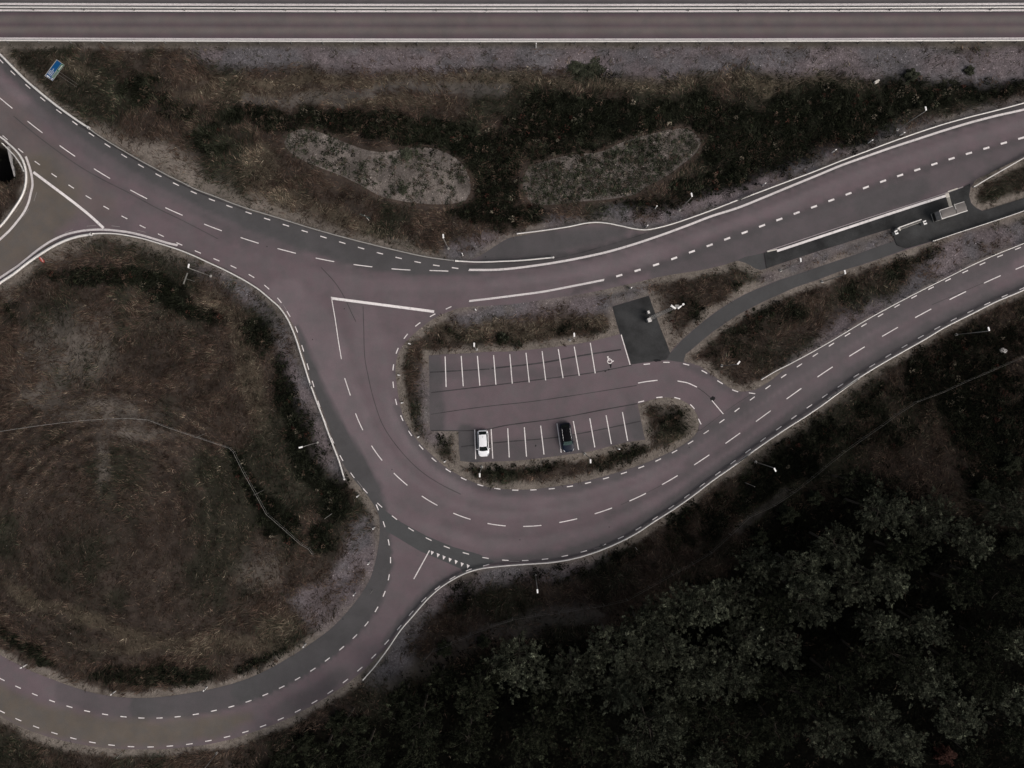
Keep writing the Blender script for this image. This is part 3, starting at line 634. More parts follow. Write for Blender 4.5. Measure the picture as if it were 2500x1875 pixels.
def poly_mesh(name, pts, z, mat, parent, smooth=False, z0=None):
    P = resample(GP(pts), 1.0, closed=True) if smooth else GP(pts)
    o = fill_mesh(name, [P], 0, z, mat, None, parent, keep=lambda x, y: inside(x, y, P))
    if z0 is not None:
        n = len(P); v = np.concatenate([np.column_stack([P, np.full(n, z)]), np.column_stack([P, np.full(n, z0)])]); i = np.arange(n); j = (i + 1) % n
        me = o.data; bm = bmesh.new(); bm.from_mesh(me); vv = [bm.verts.new(p) for p in v]
        for a_ in range(n): bm.faces.new((vv[a_], vv[(a_ + 1) % n], vv[n + (a_ + 1) % n], vv[n + a_]))
        bm.to_mesh(me); bm.free()
    return o
def dashes(name, C, L, wpx, z=.014, mat=None, parent=None):
    C = np.array(C); mb = MB()
    for i, c in enumerate(C):
        a = C[max(0, i - 1)]; b = C[min(len(C) - 1, i + 1)]; t = (b - a) / np.linalg.norm(b - a); nn = np.array([-t[1], t[0]])
        Li = L[i] if isinstance(L, (list, tuple)) else L
        k = 0
        if 0 < i < len(C) - 1:      # keep long dashes following the bend
            m_ = (C[i - 1] + C[i + 1]) / 2 - c; dd = np.linalg.norm(b - a) / 2; k = -np.dot(m_, nn) * (Li / 2 / dd) ** 2
        prev = None
        for s_ in np.linspace(-1, 1, 5):
            p = c + t * s_ * Li / 2 + nn * (-k * s_ * s_ + k * .3)
            e = [(*G2(p + nn * wpx / 2), z), (*G2(p - nn * wpx / 2), z)]
            if prev: mb.add([prev[0], prev[1], e[1], e[0]], [(0, 1, 2, 3)])
            prev = e
    return mb.build(name, mat or M['paint'], parent or road)
def ribbed(name, pts, wpx, z=.014, parent=None, slant=.5, period=2.7):
    P = resample(GP(pts), period / 15); t = np.gradient(P, axis=0); t /= np.linalg.norm(t, axis=1)[:, None]
    nn = np.column_stack([-t[:, 1], t[:, 0]]) * wpx / 30; h = t * period / 15 * .35; s_ = t * wpx / 30 * slant
    v = np.stack([P - nn - h - s_, P - nn + h - s_, P + nn + h + s_, P + nn - h + s_], 1).reshape(-1, 2)
    o = mesh_np(name, np.column_stack([v, np.full(len(v), z)]), np.arange(len(v)), 4, M['paint'], parent or road)
    strip_mesh('line_base', P[::3], wpx / 15 * .95, z - .003, M['kerb'], o)
    return o

# patches and seams
xpatch = T('J', (1012, 1060), (1060, 1083), (1200, 1185), (1400, 1293), (1600, 1375), (1800, 1432), (1925, 1488), (1800, 1545), (1680, 1590), (1660, 1545), (1500, 1473), (1350, 1412), (1200, 1322), (1080, 1250), (1045, 1160))
poly_mesh('asphalt_patch', xpatch, .004, M['patch'], road)
for i, (ln, wd, mt) in enumerate([
    (T('A', (105, 895), (250, 1018), (450, 1170), (640, 1300), (820, 1400), (1000, 1490)) + T('E', (1200, 178), (1400, 275), (1680, 420)), 2.2, 'faint'),
    (T('F', (580, 640), (690, 760), (760, 870), (820, 1000), (850, 1060)), 2.0, 'faint'), (T('F', (905, 940), (910, 1100), (920, 1350)) + T('J', (945, 60), (985, 230), (1060, 440), (1200, 640), (1350, 790), (1500, 890), (1660, 970)), 1.8, 'faint'),
    (T('G', (0, 1420), (400, 1375), (700, 1320), (1000, 1275)), 2.6, 'seam'), (T('G', (0, 1552), (400, 1502), (800, 1450), (1080, 1395)), 1.8, 'seam'), (T('J', (1430, 185), (1896, 130)), 1.8, 'seam'),
    (T('F', (1420, 1450), (1700, 1435), (1880, 1425)), 2.2, 'seam'), (T('J', (1430, 352), (1700, 312)) + T('K', (0, 287), (300, 255), (600, 212), (900, 165), (1120, 130)), 1.3, 'seam'),
    (T('J', (1430, 478), (1850, 470)) + T('K', (100, 440), (500, 385), (900, 310), (1125, 270)), 1.9, 'seam'), (T('J', (1660, 602), (1860, 578)) + T('K', (100, 565), (500, 530), (800, 478), (1150, 405)), 2.0, 'seam'),
    (T('K', (1595, 150), (1650, 190), (1690, 225)), 1.2, 'seam'), (T('G', (1378, 1302), (1345, 1355)), 1.5, 'seam'), (T('H', (1500, 930), (1900, 760)), 1.4, 'faint'), (T('K', (1450, 815), (1300, 905), (1000, 1050)), 1.4, 'faint'),
    (T('K', (1605, 480), (1890, 270), (2010, 195)), 1.2, 'faint'), (T('F', (1710, 590)) + T('G', (0, 605), (480, 572), (900, 470), (1190, 380)), 1.8, 'seam'),
    (T('A', (560, 940), (700, 1020), (1100, 1265), (1500, 1470), (1900, 1625)), 1.6, 'seam')]):
    strip_mesh('seam', resample(GP(ln), .8), wd * (1.35 if mt == 'seam' else 1.1) / 15, .006 + i * .0003, M[mt], road)
def blob(name, c, rx, ry, rot, mat, z=.0125, n=18, jit=.25, parent=None):
    x, y = G2(c); vs = []
    for i in range(n):
        a = 2 * math.pi * i / n; r = 1 + jit * (random.random() - .5) * 2
        u, v = math.cos(a) * rx * r / 15, math.sin(a) * ry * r / 15
        vs.append((x + u * math.cos(rot) - v * math.sin(rot), y + u * math.sin(rot) + v * math.cos(rot), z))
    MB().add(vs, [tuple(range(n))]).build(name, mat, parent or road)
blob('oil_stain', T('G', (1275, 1358))[0], 10, 3.4, 0, M['oil']); blob('oil_stain', T('K', (1706, 232))[0], 6.5, 6.2, 0, M['oil'])
blob('oil_stain', T('G', (878, 1442))[0], 2, 1.6, 0, M['oil']); blob('oil_stain', T('G', (905, 1430))[0], 3, 1.4, .3, M['oil']); blob('oil_stain', T('K', (340, 595))[0], 1.6, 2.6, 0, M['oil'])
poly_mesh('oil_stain', [(1450 + x / 20.74, 840 + y / 20.74) for x, y in ((750, 1005), (900, 1000), (890, 1080), (865, 1220), (835, 1215), (800, 1090))], .0125, M['oil'], road)
for t, x, y in (('F', 1850, 1465 - 905), ('F', 515, 1197), ('J', 1128, 777), ('K', 1525, 605), ('J', 2115, 1320), ('K', 908, 1222), ('N', 750, 510), ('E', 2060, 480), ('F', 760, 960)):
    blob('oil_stain', T(t, (x, y))[0], 1.3, 1.2, 0, M['oil'])

# ------- painted markings
a = lambda *s: sum(s, [])
dashes('edge_line', a(T('A', (8, 470), (100, 563), (215, 667), (330, 765), (455, 860), (578, 950), (705, 1037), (830, 1122), (958, 1203), (1088, 1280), (1223, 1352), (1358, 1421), (1495, 1485), (1635, 1542), (1770, 1592)),
       T('F', (22, 220), (165, 268), (310, 316), (455, 362), (600, 407), (745, 450), (890, 492), (1035, 532), (1180, 568), (1326, 600), (1470, 626), (1615, 646))), 15.8, 2.2)
dashes('centre_line', a(T('A', (40, 790), (270, 980), (520, 1165), (787, 1340), (1070, 1500)), T('E', (1342, 210), (1643, 333), (1926, 433)), T('F', (316, 514), (611, 583), (904, 628), (1198, 657), (1490, 667))), 46, 2.0)
dashes('edge_line', a(T('A', (40, 1063), (160, 1162), (288, 1258), (417, 1352), (550, 1440), (683, 1522), (820, 1602)), T('E', (960, 255), (1100, 326), (1242, 393), (1384, 460), (1527, 522), (1670, 582), (1802, 637), (1940, 707)), T('F', (162, 793), (260, 895), (330, 1000), (391, 1120), (440, 1265), (480, 1407), (520, 1540)),
       T('J', (565, 272), (614, 415), (670, 555), (738, 690), (823, 823), (922, 943), (1033, 1053), (1148, 1150), (1275, 1240), (1411, 1315), (1551, 1377), (1698, 1425), (1850, 1460), (2003, 1478)),
       T('K', (260, 1480), (413, 1469), (565, 1445), (712, 1410), (860, 1362), (998, 1303), (1133, 1233), (1262, 1153), (1387, 1069), (1507, 983), (1626, 897), (1746, 808), (1863, 722), (1979, 635), (2095, 547)),
       T('L', (320, 460), (437, 375), (556, 291), (675, 210), (796, 130)), T('H', (918, 1475), (1041, 1398), (1165, 1322), (1290, 1249), (1416, 1177), (1543, 1108), (1669, 1043), (1798, 981), (1928, 921), (2062, 861), (2200, 803))), 15.8, 2.0)
dashes('edge_line', a(T('H', (2165, 495), (2027, 553), (1891, 613), (1758, 674), (1625, 738), (1494, 801), (1364, 868), (1233, 938), (1105, 1010), (977, 1086), (850, 1160), (726, 1237), (602, 1316), (479, 1397), (358, 1479), (236, 1565)),
       T('K', (2012, 230), (1894, 318), (1777, 405), (1656, 490), (1536, 569), (1412, 640), (1286, 705), (1155, 760), (1021, 805), (883, 845), (744, 881), (605, 908), (465, 926), (323, 935), (183, 937), (45, 926)),
       T('J', (1810, 899), (1681, 850), (1562, 785), (1452, 703), (1353, 606), (1268, 499), (1204, 381), (1160, 257), (1138, 124)), T('F', (1138, 1412), (1168, 1284), (1235, 1172), (1327, 1081), (1442, 1010), (1565, 953))), 15.0, 2.2)
dashes('centre_line', a(T('H', (2212, 628), (1967, 733), (1701, 858), (1434, 995), (1178, 1138), (923, 1290), (677, 1447), (437, 1615)), T('K', (2097, 366), (1861, 537), (1622, 704), (1376, 860), (1128, 992), (863, 1098), (592, 1173), (315, 1214)),
       T('J', (1935, 1205), (1667, 1140), (1418, 1020), (1194, 854), (1010, 652), (874, 410), (785, 140))), 44.5, 2.1)
line('give_way_stem', T('F', (660, 868), (690, 1040), (712, 1190), (738, 1348)), 1.9, .014)
dashes('edge_line', a(T('M', (15, 975), (140, 1035), (269, 1092), (402, 1142), (536, 1186), (672, 1220), (811, 1245), (953, 1263), (1091, 1273), (1231, 1273), (1371, 1263), (1511, 1244), (1650, 1217), (1785, 1185), (1918, 1144)),
       T('N', (151, 1093), (278, 1035), (400, 970), (518, 900), (630, 822), (740, 735), (842, 645), (932, 547), (1009, 435), (1068, 315), (1104, 187), (1117, 55)), T('J', (1103, 1340), (1067, 1200), (1015, 1070))), 14.8, 2.2)
dashes('edge_line', a(T('M', (15, 1224), (142, 1286), (279, 1342), (421, 1390), (566, 1430), (713, 1461), (861, 1482), (1011, 1494), (1162, 1496), (1311, 1489), (1461, 1474), (1608, 1449), (1752, 1418), (1893, 1380), (2030, 1334)),
       T('N', (270, 1280), (402, 1218), (530, 1149), (652, 1072), (769, 987), (880, 896), (987, 797), (1088, 688), (1184, 575), (1276, 465), (1373, 360), (1479, 269), (1595, 192), (1721, 131), (1854, 94))), 15.8, 2.1)
dashes('broken_line', a(T('G', (985, 704), (1127, 664), (1269, 620), (1409, 571), (1546, 520), (1683, 470), (1818, 420), (1953, 371)), T('H', (191, 320), (324, 271)),
       T('D', (458, 1643), (592, 1595), (725, 1545), (858, 1495), (992, 1446), (1124, 1398), (1256, 1353), (1388, 1310), (1520, 1266), (1653, 1224), (1787, 1183), (1921, 1143), (2056, 1104), (2190, 1066))), 15.4, 4.6)
ribbed('ribbed_line', T('F', (1725, 660), (1900, 660)) + T('G', (100, 655), (300, 632), (500, 602), (700, 565), (900, 520), (1100, 462), (1300, 395), (1500, 322), (1700, 245)) + T('D', (0, 1605), (200, 1525), (400, 1442), (600, 1360), (800, 1277), (1000, 1205), (1200, 1135), (1400, 1070), (1600, 1005), (1800, 945), (2000, 893), (2212, 845)) + [(2800, 185)], 5.2)
ribbed('ribbed_line', T('F', (1727, 900), (1900, 880)) + T('G', (200, 855), (400, 828), (600, 790), (865, 738)), 4.8)
ribbed('ribbed_line', T('A', (200, 1210), (225, 1280), (245, 1360), (250, 1440)) + T('E', (240, 60), (220, 140), (185, 215), (130, 290), (70, 360), (0, 425), (-300, 700)), 5.4, slant=0)
ribbed('ribbed_line', T('E', (-300, 950), (15, 712), (140, 628), (200, 580), (300, 500), (400, 435), (500, 390), (600, 365), (700, 352), (800, 350), (900, 358), (1000, 372), (1100, 395), (1200, 425), (1300, 455), (1368, 470)), 5.2)
line('stop_line', T('A', (258, 1328), (685, 1655)) + T('E', (800, 338)), 6.2, .014)
line('stop_line', T('F', (662, 879), (1453, 982)), 6.4, .014)
line('ramp_line', T('J', (1418, 1402), (1297, 1622)), 2.4, .014)
line('car_park_line', T('K', (1700, 245), (1788, 350)), 2.0, .014)
for i, (x, y) in enumerate(((1437, 1422), (1483, 1440), (1528, 1458), (1575, 1476), (1622, 1492), (1668, 1511), (1714, 1526))):
    poly_mesh('give_way_triangle', T('J', (x - 9, y - 18), (x + 15, y - 7), (x - 5, y + 17)), .014, M['paint'], road)
top = a([T('F', p, q) for p, q in (((1538, 1328), (1546, 1563)), ((1662, 1324), (1678, 1558)), ((1787, 1324), (1806, 1552)), ((1912, 1318), (1930, 1545)), ((2037, 1310), (2056, 1537)), ((2162, 1300), (2187, 1528)))],
        [T('G', p, q) for p, q in (((390, 1287), (418, 1512)), ((515, 1272), (552, 1495)), ((638, 1252), (677, 1477)), ((762, 1223), (800, 1458)), ((1000, 1160), (1069, 1392)))])
bot = a([T('J', p, q) for p, q in (((1766, 470), (1774, 698)), ((1893, 466), (1906, 694)), ((2021, 460), (2033, 685)), ((2149, 452), (2166, 678)))],
        [T('K', p, q) for p, q in (((379, 440), (405, 662)), ((505, 423), (538, 648)), ((631, 405), (672, 627)), ((758, 383), (797, 607)), ((884, 360), (924, 582)), ((1010, 335), (1050, 556)))])
for s_ in top + bot: line('bay_line', s_, 2.2, .014)
dashes('car_park_edge_line', T('G', (1198, 1387), (1349, 1373), (1501, 1389), (1642, 1447), (1763, 1527), (1879, 1593), (2010, 1612)), 15.5, 2.2)
dashes('car_park_edge_line', T('K', (1154, 254), (1295, 221), (1433, 228), (1550, 293), (1606, 408)), 15, 2.2)
line('car_park_centre_line', T('G', (1130, 1533), (1200, 1521), (1280, 1512)), 2.2, .014); line('car_park_centre_line', T('G', (1435, 1517), (1515, 1533), (1584, 1564)), 2.2, .014)
for s_ in (T('E', (670, 323), (740, 317)), T('E', (500, 373), (560, 350)), T('E', (860, 320), (925, 328)), T('E', (1058, 354), (1125, 370)), T('E', (285, 60), (262, 130)), T('E', (222, 190), (180, 250)), T('J', (630, 470), (670, 555)), T('J', (860, 865), (920, 940)), T('F', (290, 930), (345, 1020)), T('K', (790, 1392), (870, 1365)), T('K', (130, 1485), (215, 1488))):
    line('worn_line', s_, .9, .0135, M['paint_worn'])
# wheelchair symbol
wz = lambda x, y: (1450 + x / 20.74, 840 + y / 20.74)
mbw = MB()
def stroke(pts, wpx):
    P = [np.array(wz(*p)) for p in pts]
    for p, q in zip(P[:-1], P[1:]):
        t = (q - p) / np.linalg.norm(q - p); nn = np.array([-t[1], t[0]]) * wpx / 2; e = t * wpx * .25
        mbw.quad(*[(*G2(v), .014 + len(mbw.f) * .00004) for v in (p + nn - e, p - nn - e, q - nn + e, q + nn + e)])
mbw.quad(*[(*G2(wz(707 + 42 * math.cos(k * math.pi / 6), 655 + 42 * math.sin(k * math.pi / 6))), .0142) for k in range(12)])
stroke([(707, 670), (730, 760), (745, 825)], 2.0); stroke([(735, 755), (818, 725)], 1.7); stroke([(745, 818), (868, 788), (942, 885), (1000, 852)], 2.0)
stroke([(800 + 108 * math.cos(t), 872 + 108 * math.sin(t)) for t in np.linspace(R(225), R(5), 20)], 1.9)
mbw.build('wheelchair_symbol', M['paint'], road)
# highway lines
ribbed('median_line', hline(9.8, n=90), 5.6, .016, hwy); ribbed('median_line', hline(25.2, n=90), 4.6, .016, hwy); ribbed('edge_line', hline(93.8, n=90), 4.6, .016, hwy)
strip_mesh('median_line', GP(hline(-92, n=60)), .2, .014, M['paint'], hwy)

# footpath and bus platform
fp = (T('G', (1378, 1302), (1470, 1202), (1560, 1122), (1650, 1047), (1750, 972), (1850, 907), (1950, 852), (2050, 807)) + T('H', (316, 742), (450, 697), (600, 647), (750, 597), (900, 547), (1050, 492), (1212, 434), (1230, 470), (1300, 500)) +
      T('H', (1100, 573), (950, 623), (800, 668), (600, 743), (450, 793), (316, 853)) + T('G', (2100, 903), (2000, 953), (1900, 1008), (1800, 1073), (1700, 1143), (1620, 1208), (1550, 1268), (1500, 1308), (1485, 1348), (1480, 1375), (1345, 1355)))
pth = poly_mesh('footpath', fp, .005, M['path'], None); tag(pth, 'grey asphalt footpath curving from the car park to the bus stop', 'footpath', kind='structure')
sq = T('G', (932, 942), (1214, 859), (1250, 960), (1300, 1100), (1350, 1220), (1378, 1302), (1345, 1355), (1200, 1372), (1078, 1390), (1030, 1240), (992, 1155), (960, 1050))
y_ = poly_mesh('paved_yard', sq, .007, M['plat'], None); tag(y_, 'dark asphalt yard with the camera mast beside the car park', 'paving', kind='structure')
bp = (T('H', (205, 532), (300, 503), (900, 300), (1600, 78), (1740, 22)) + T('D', (1795, 1418), (1795, 1450), (1786, 1510), (1800, 1567), (1840, 1605), (1890, 1630)) + T('H', (2100, 143), (2212, 107)) + [(2800, 302), (2800, 398)] + T('H', (2212, 206), (1900, 310), (1700, 376), (1515, 436), (1300, 498), (1230, 470), (1213, 432), (1187, 340), (1000, 398), (800, 463), (600, 523), (450, 573), (300, 623), (225, 650)))
pl = poly_mesh('bus_platform', bp, .10, M['plat'], None, z0=0); tag(pl, 'dark asphalt bus stop platform joining the footpath', 'platform', kind='structure')
ap = poly_mesh('asphalt_patch', T('H', (0, 585), (60, 560), (200, 530), (222, 650), (180, 662), (140, 650), (100, 625), (60, 605)), .005, M['path'], road)
line('kerb', T('H', (225, 517), (900, 295), (1600, 70), (1740, 20)), 2.2, .104, M['kerb'], pl)
line('kerb_line', T('H', (305, 515), (900, 319), (1300, 187), (1622, 84)), 6.0, .106, M['paint'], pl)
line('kerb_line', T('H', (230, 520), (305, 503)), 3, .105, M['cream'], pl); line('kerb_line', T('H', (1622, 58), (1697, 33)), 3, .105, M['cream'], pl)
line('tactile_strip', [(2150 + x / 8.848, 460 + y / 8.848) for x, y in ((1425, 110), (1450, 200))], 8.6, .108, M['cream'], pl)
line('tactile_strip', [(2150 + x / 8.848, 460 + y / 8.848) for x, y in ((1450, 202), (1505, 395))], 8.6, .107, M['cream_dim'], pl)
for s_ in ([(1290, 780), (1480, 735)], [(860, 390), (1000, 340)], [(620, 975), (730, 955)], [(970, 830), (1010, 855)]):
    line('scratch', [(2150 + x / 8.848, 460 + y / 8.848) for x, y in s_], .7, .1035, M['path'], pl)

# ------------------------------------------------------------------ guard rails
POSTME = None
def guard_rail(pts, label, wd=.16, z=.74, h=.30, spacing=5.0, side=1, mat=None, name='guard_rail', ends=True, group=None, corr=True):
    global POSTME
    P = resample(GP(pts, z if corr else 0), .7)
    c = P[len(P) // 2]; root = empty(name, (c[0], c[1], 0), 0, label, 'guard rail', group or 'steel guard rails along the roads')
    Q = P - c
    r = strip_mesh('rail', Q, wd, z, mat or M['steel'], root, z0=z - h)
    if ends:
        for e in (Q[0], Q[-1]):
            MB().tube((e[0], e[1], z - h), (e[0], e[1], z + .01), wd * .75, n=10).build('rail_end', mat or M['steel'], root)
    if POSTME is None:
        m_ = MB().box((0, 0, .35), (.10, .14, .70)); o = m_.build('post', M['post'], root); POSTME = o.data; bpy.data.objects.remove(o)
    L = np.concatenate([[0], np.cumsum(np.linalg.norm(np.diff(Q, axis=0), axis=1))])
    n = max(2, min(100, int(L[-1] / spacing) + 1))
    for s_ in np.linspace(.3, L[-1] - .3, n):
        x = np.interp(s_, L, Q[:, 0]); y = np.interp(s_, L, Q[:, 1]); k = np.searchsorted(L, s_); k = min(max(k, 1), len(Q) - 1)
        t = Q[k] - Q[k - 1]; t /= np.linalg.norm(t); nn = np.array([-t[1], t[0]]) * side * (wd / 2 + .06)
        o = bpy.data.objects.new('post', POSTME); COL.objects.link(o); o.parent = root
        o.location = (x + nn[0], y + nn[1], -.02 if z < .9 else 0); o.rotation_euler.z = math.atan2(t[1], t[0])
        if z != .74: o.scale.z = (z - .05) / .7
    return root
guard_rail(hline(97.6, -300, 2800), 'long straight steel guard rail along the lower edge of the highway', spacing=5.05, side=-1)
guard_rail(hline(16.6, -300, 2800), 'long straight steel guard rail in the median of the highway', spacing=8.07, side=-1)
guard_rail([(-220, -60)] + T('A', (0, 420), (100, 522), (200, 620), (300, 706), (400, 787), (500, 862), (600, 932), (680, 984)), 'wide bright guard rail beside the road at the upper left corner', wd=.30, side=1)
guard_rail(T('A', (684, 990), (760, 1045), (880, 1120), (1000, 1190), (1085, 1240), (1180, 1290), (1250, 1330), (1400, 1405), (1500, 1455), (1650, 1512), (1800, 1570), (1900, 1605)) + T('F', (240, 255), (480, 330), (720, 398), (980, 465), (1210, 520), (1400, 560), (1600, 587)),
           'long thin guard rail curving along the grey upper lane to the lay-by', wd=.12, side=1, mat=M['steel_dim'], spacing=4.5)
guard_rail(T('F', (1620, 590), (1800, 598), (2000, 592)) + T('G', (200, 588), (478, 563)), 'bright guard rail end between the road and the lay-by', wd=.19, side=1)
guard_rail(T('G', (200, 380), (400, 355), (600, 325), (720, 300), (800, 292), (880, 297), (1000, 320), (1100, 342), (1190, 350), (1280, 335), (1400, 303), (1600, 235), (1800, 160), (2000, 80)) + T('D', (0, 1545), (200, 1470), (400, 1395), (600, 1320), (800, 1240), (1000, 1165), (1200, 1090), (1400, 1020), (1600, 955), (1800, 900), (2000, 850), (2212, 793)) + [(2800, 160)],
           'guard rail bending round the lay-by and on up the right hand road', wd=.15, side=1)
guard_rail([(-250, 300)] + T('A', (0, 1055), (60, 1105), (110, 1150), (155, 1205), (185, 1270), (198, 1360), (190, 1440), (160, 1520), (110, 1600)) + T('E', (0, 320), (-500, 700)), 'guard rail wrapping the small verge corner at the left edge', wd=.24, side=-1)
guard_rail(T('A', (15, 1105), (60, 1150), (100, 1190), (150, 1260), (180, 1318)), 'short second rail inside the guard rail by the concrete wing wall', wd=.12, z=.66, side=-1)
guard_rail([(-250, 900)] + T('E', (0, 757), (100, 690), (200, 612), (300, 542), (400, 480), (500, 432), (600, 401), (700, 384)), 'wide bright guard rail along the left ramp above the red sign', wd=.34, side=-1)
guard_rail(T('E', (705, 380), (800, 377), (900, 381), (1000, 397), (1100, 418), (1200, 447), (1300, 478), (1400, 512), (1500, 553), (1600, 600), (1700, 645), (1800, 695), (1900, 750), (2000, 815), (2100, 900)) + T('F', (250, 940), (310, 1020), (350, 1100), (385, 1190), (420, 1300), (460, 1430), (500, 1560)) + T('J', (500, 130), (540, 240), (590, 370), (640, 510), (690, 640), (720, 720), (760, 855)),
           'long guard rail curving down round the big grassy loop', wd=.19, side=-1)
guard_rail(T('N', (905, 980), (1000, 870), (1100, 735), (1200, 590), (1300, 475), (1400, 360), (1500, 270), (1600, 205), (1700, 155), (1800, 125), (1950, 105)) + rail_se[:-1] + T('H', (2212, 815)) + [(2800, 550)], 'very long guard rail between the lower road and the wood', wd=.15, side=-1)
guard_rail([(2800, 450)] + T('H', (2212, 455), (2000, 540), (1800, 630), (1600, 730), (1400, 830), (1200, 935), (1000, 1045), (850, 1135), (700, 1225), (550, 1310), (400, 1390), (300, 1440), (190, 1505)), 'thin guard rail on the upper side of the lower right road', wd=.11, side=-1)
guard_rail([(2800, 210)] + T('D', (2212, 1218), (2100, 1282), (1950, 1368), (1832, 1438)), 'short guard rail beside the bus stop at the right edge', wd=.14, side=1)
guard_rail(T('H', (1515, 437), (1700, 375), (1900, 310), (2212, 205)) + [(2800, 400)], 'thin guard rail along the footpath behind the bus shelter', wd=.10, side=-1)

# concrete wing wall by the underpass at the left edge
Pw = [G2(p, .0) for p in T('A', (50, 1128), (74, 1130), (98, 1260), (118, 1352), (108, 1362), (75, 1240))]
mb = MB(); n = len(Pw)
mb.add([(x, y, -.01) for x, y in Pw] + [(x, y, -5.2) for x, y in Pw], [tuple(range(n))] + [(i, (i + 1) % n, n + (i + 1) % n, n + i) for i in range(n)])
tag(mb.build('retaining_wall', M['concrete']), 'grey concrete wing wall beside the dark gap at the left edge', 'wall')

# ------------------------------------------------------------------ street lamps
def make_lamp():
    root = empty('street_lamp', (0, 0, 0))
    MB().tube((0, 0, 0), (0, 0, 8.0), .075, .045, 10).build('pole', M['galv'], root, smooth=True)
    c = MB(); c.tube((0, 0, 0), (0, 0, .12), .22, .22, 14); c.tube((0, 0, .12), (0, 0, .5), .12, .12, 12); c.build('base_collar', M['steel_dim'], root)
    h = MB().box((0, .32, 8.08), (.24, .62, .10)); o = h.build('lamp_head', M['white'], root, bevel=.035)
    MB().box((0, .36, 8.02), (.17, .40, .03)).build('lamp_glass', M['lampglass'], o)
    return root
lamp0 = make_lamp(); lamps = []
LAMPS = [(T('F', (1562, 495))[0], 5, 'street lamp beside the upper road left of the lay-by'),
 (T('G', (1450, 198))[0], 12, 'street lamp on the gravel above the lay-by rail'),
 (T('D', (1235, 1000))[0], 12, 'street lamp beside the road near the right edge of the dark ditch'),
 ((1391.5, 830.5), 3, 'street lamp on the grass above the right part of the upper parking bays'),
 ((1164, 853), 0, 'street lamp on the grass above the left part of the upper parking bays'),
 ((1762, 893), -38, 'street lamp in the verge right of the car park exit'),
 ((1906, 660.5), 6, 'street lamp in the gravel strip below the bus platform'),
 ((2007, 688), 12, 'street lamp on the lower side of the footpath'),
 ((2334, 817), 18, 'street lamp at the right edge beyond the lower road'),
 ((775, 1080), 104, 'street lamp inside the grassy loop beside the curving rail'),
 (T('J', (1822, 758))[0], 180, 'street lamp just below the white car'),
 ((1428, 1108), 182, 'street lamp below the parking bays right of the dark car'),
 ((1845, 1128), 207, 'street lamp between the lower road and the wood'),
 ((1307.5, 1403), 184, 'street lamp in the verge at the bottom of the big bend'),
 ((515, 674), -10, 'street lamp with a bright head at the top of the grassy loop'),
 ((530, 1838), 180, 'street lamp at the bottom edge of the photo below the ramp')]
for i, (p, rot, lab) in enumerate(LAMPS):
    o = lamp0 if i == 0 else copy_tree(lamp0)
    x, y = G2(p); o.location = (x, y, min(gz(x, y), 0)); o.rotation_euler.z = R(rot)
    tag(o, lab, 'street lamp', 'street lamps along the roads')

# ------------------------------------------------------------------ signs
def board(root, w_, h_, z0, mat, back=None, t=.04, name='sign_board'):
    o = MB().box((0, 0, z0 + h_ / 2), (w_, t, h_)).build(name, mat, root); return o
# large blue direction sign: foot at plan (191,210), face looks to the lower right
bx, by = G2((192.5, 209)); d_ = np.array([G2(T('A', (497, 500))[0], 5.0), G2(T('A', (405, 625))[0], 5.0)])
ctr = d_.mean(0); rz = math.atan2(d_[0, 1] - d_[1, 1], d_[0, 0] - d_[1, 0]); wd = float(np.linalg.norm(d_[0] - d_[1]))
sg = empty('direction_sign', (bx, by, 0), rz, 'large blue and green direction sign on two thin posts', 'road sign')
mi = Matrix.Rotation(-rz, 3, 'Z') @ Vector((ctr[0] - bx, ctr[1] - by, 0)); cx, cy = mi.x, mi.y
Z0, Z1 = 5.0, 6.85; Hh = Z1 - Z0
MB().box((cx, cy, (Z0 + Z1) / 2), (wd, .05, Hh)).build('sign_border', M['steel_dim'], sg)
def face(name, x0, x1, z0, z1, mat, lift, par): return MB().quad(*[(cx + (u - .5) * wd, cy - .026 - lift, Z0 + v * Hh) for u, v in ((x0, z0), (x1, z0), (x1, z1), (x0, z1))]).build(name, mat, par)
fb = face('blue_panel', .02, .98, .375, .965, M['blue'], .004, sg); fg = face('green_panel', .555, .98, .045, .345, M['green'], .004, sg)
fp_ = face('pale_panel', .14, .555, .045, .345, M['pale'], .004, sg); fb2 = face('arrow_panel', .02, .14, .045, .345, M['blue'], .004, sg)
mb = MB()
def glyph(u0, u1, v0, v1, mb=None): mb.quad(*[(cx + (u - .5) * wd, cy - .036, Z0 + v * Hh) for u, v in ((u0, v0), (u1, v0), (u1, v1), (u0, v1))])
rs = random.Random(3)
for (u, v, nlet, st) in ((.17, .80, 6, .040), (.17, .63, 9, .042), (.17, .46, 7, .040)):
    for k in range(nlet):
        u0 = u + k * st; hgt = rs.choice((.085, .085, .12)); glyph(u0, u0 + st * .22, v, v + hgt, mb); 
        if rs.random() < .5: glyph(u0 + st * .42, u0 + st * .60, v + .0, v + .085, mb)
        else: glyph(u0 + st * .35, u0 + st * .66, v + .05, v + .085, mb)
for k in range(6): u0 = .62 + k * .055; glyph(u0, u0 + .016, .13, .26, mb); glyph(u0 + .022, u0 + .034, .13, .22, mb)
mb.quad(*[(cx + (u - .5) * wd, cy - .036, Z0 + v * Hh) for u, v in ((.055, .45), (.09, .45), (.09, .75), (.055, .75))])
mb.quad(*[(cx + (u - .5) * wd, cy - .0365, Z0 + v * Hh) for u, v in ((.03, .73), (.115, .73), (.0725, .90))])
mb.quad(*[(cx + (u - .5) * wd, cy - .036, Z0 + v * Hh) for u, v in ((.085, .08), (.11, .08), (.11, .24), (.085, .24))])
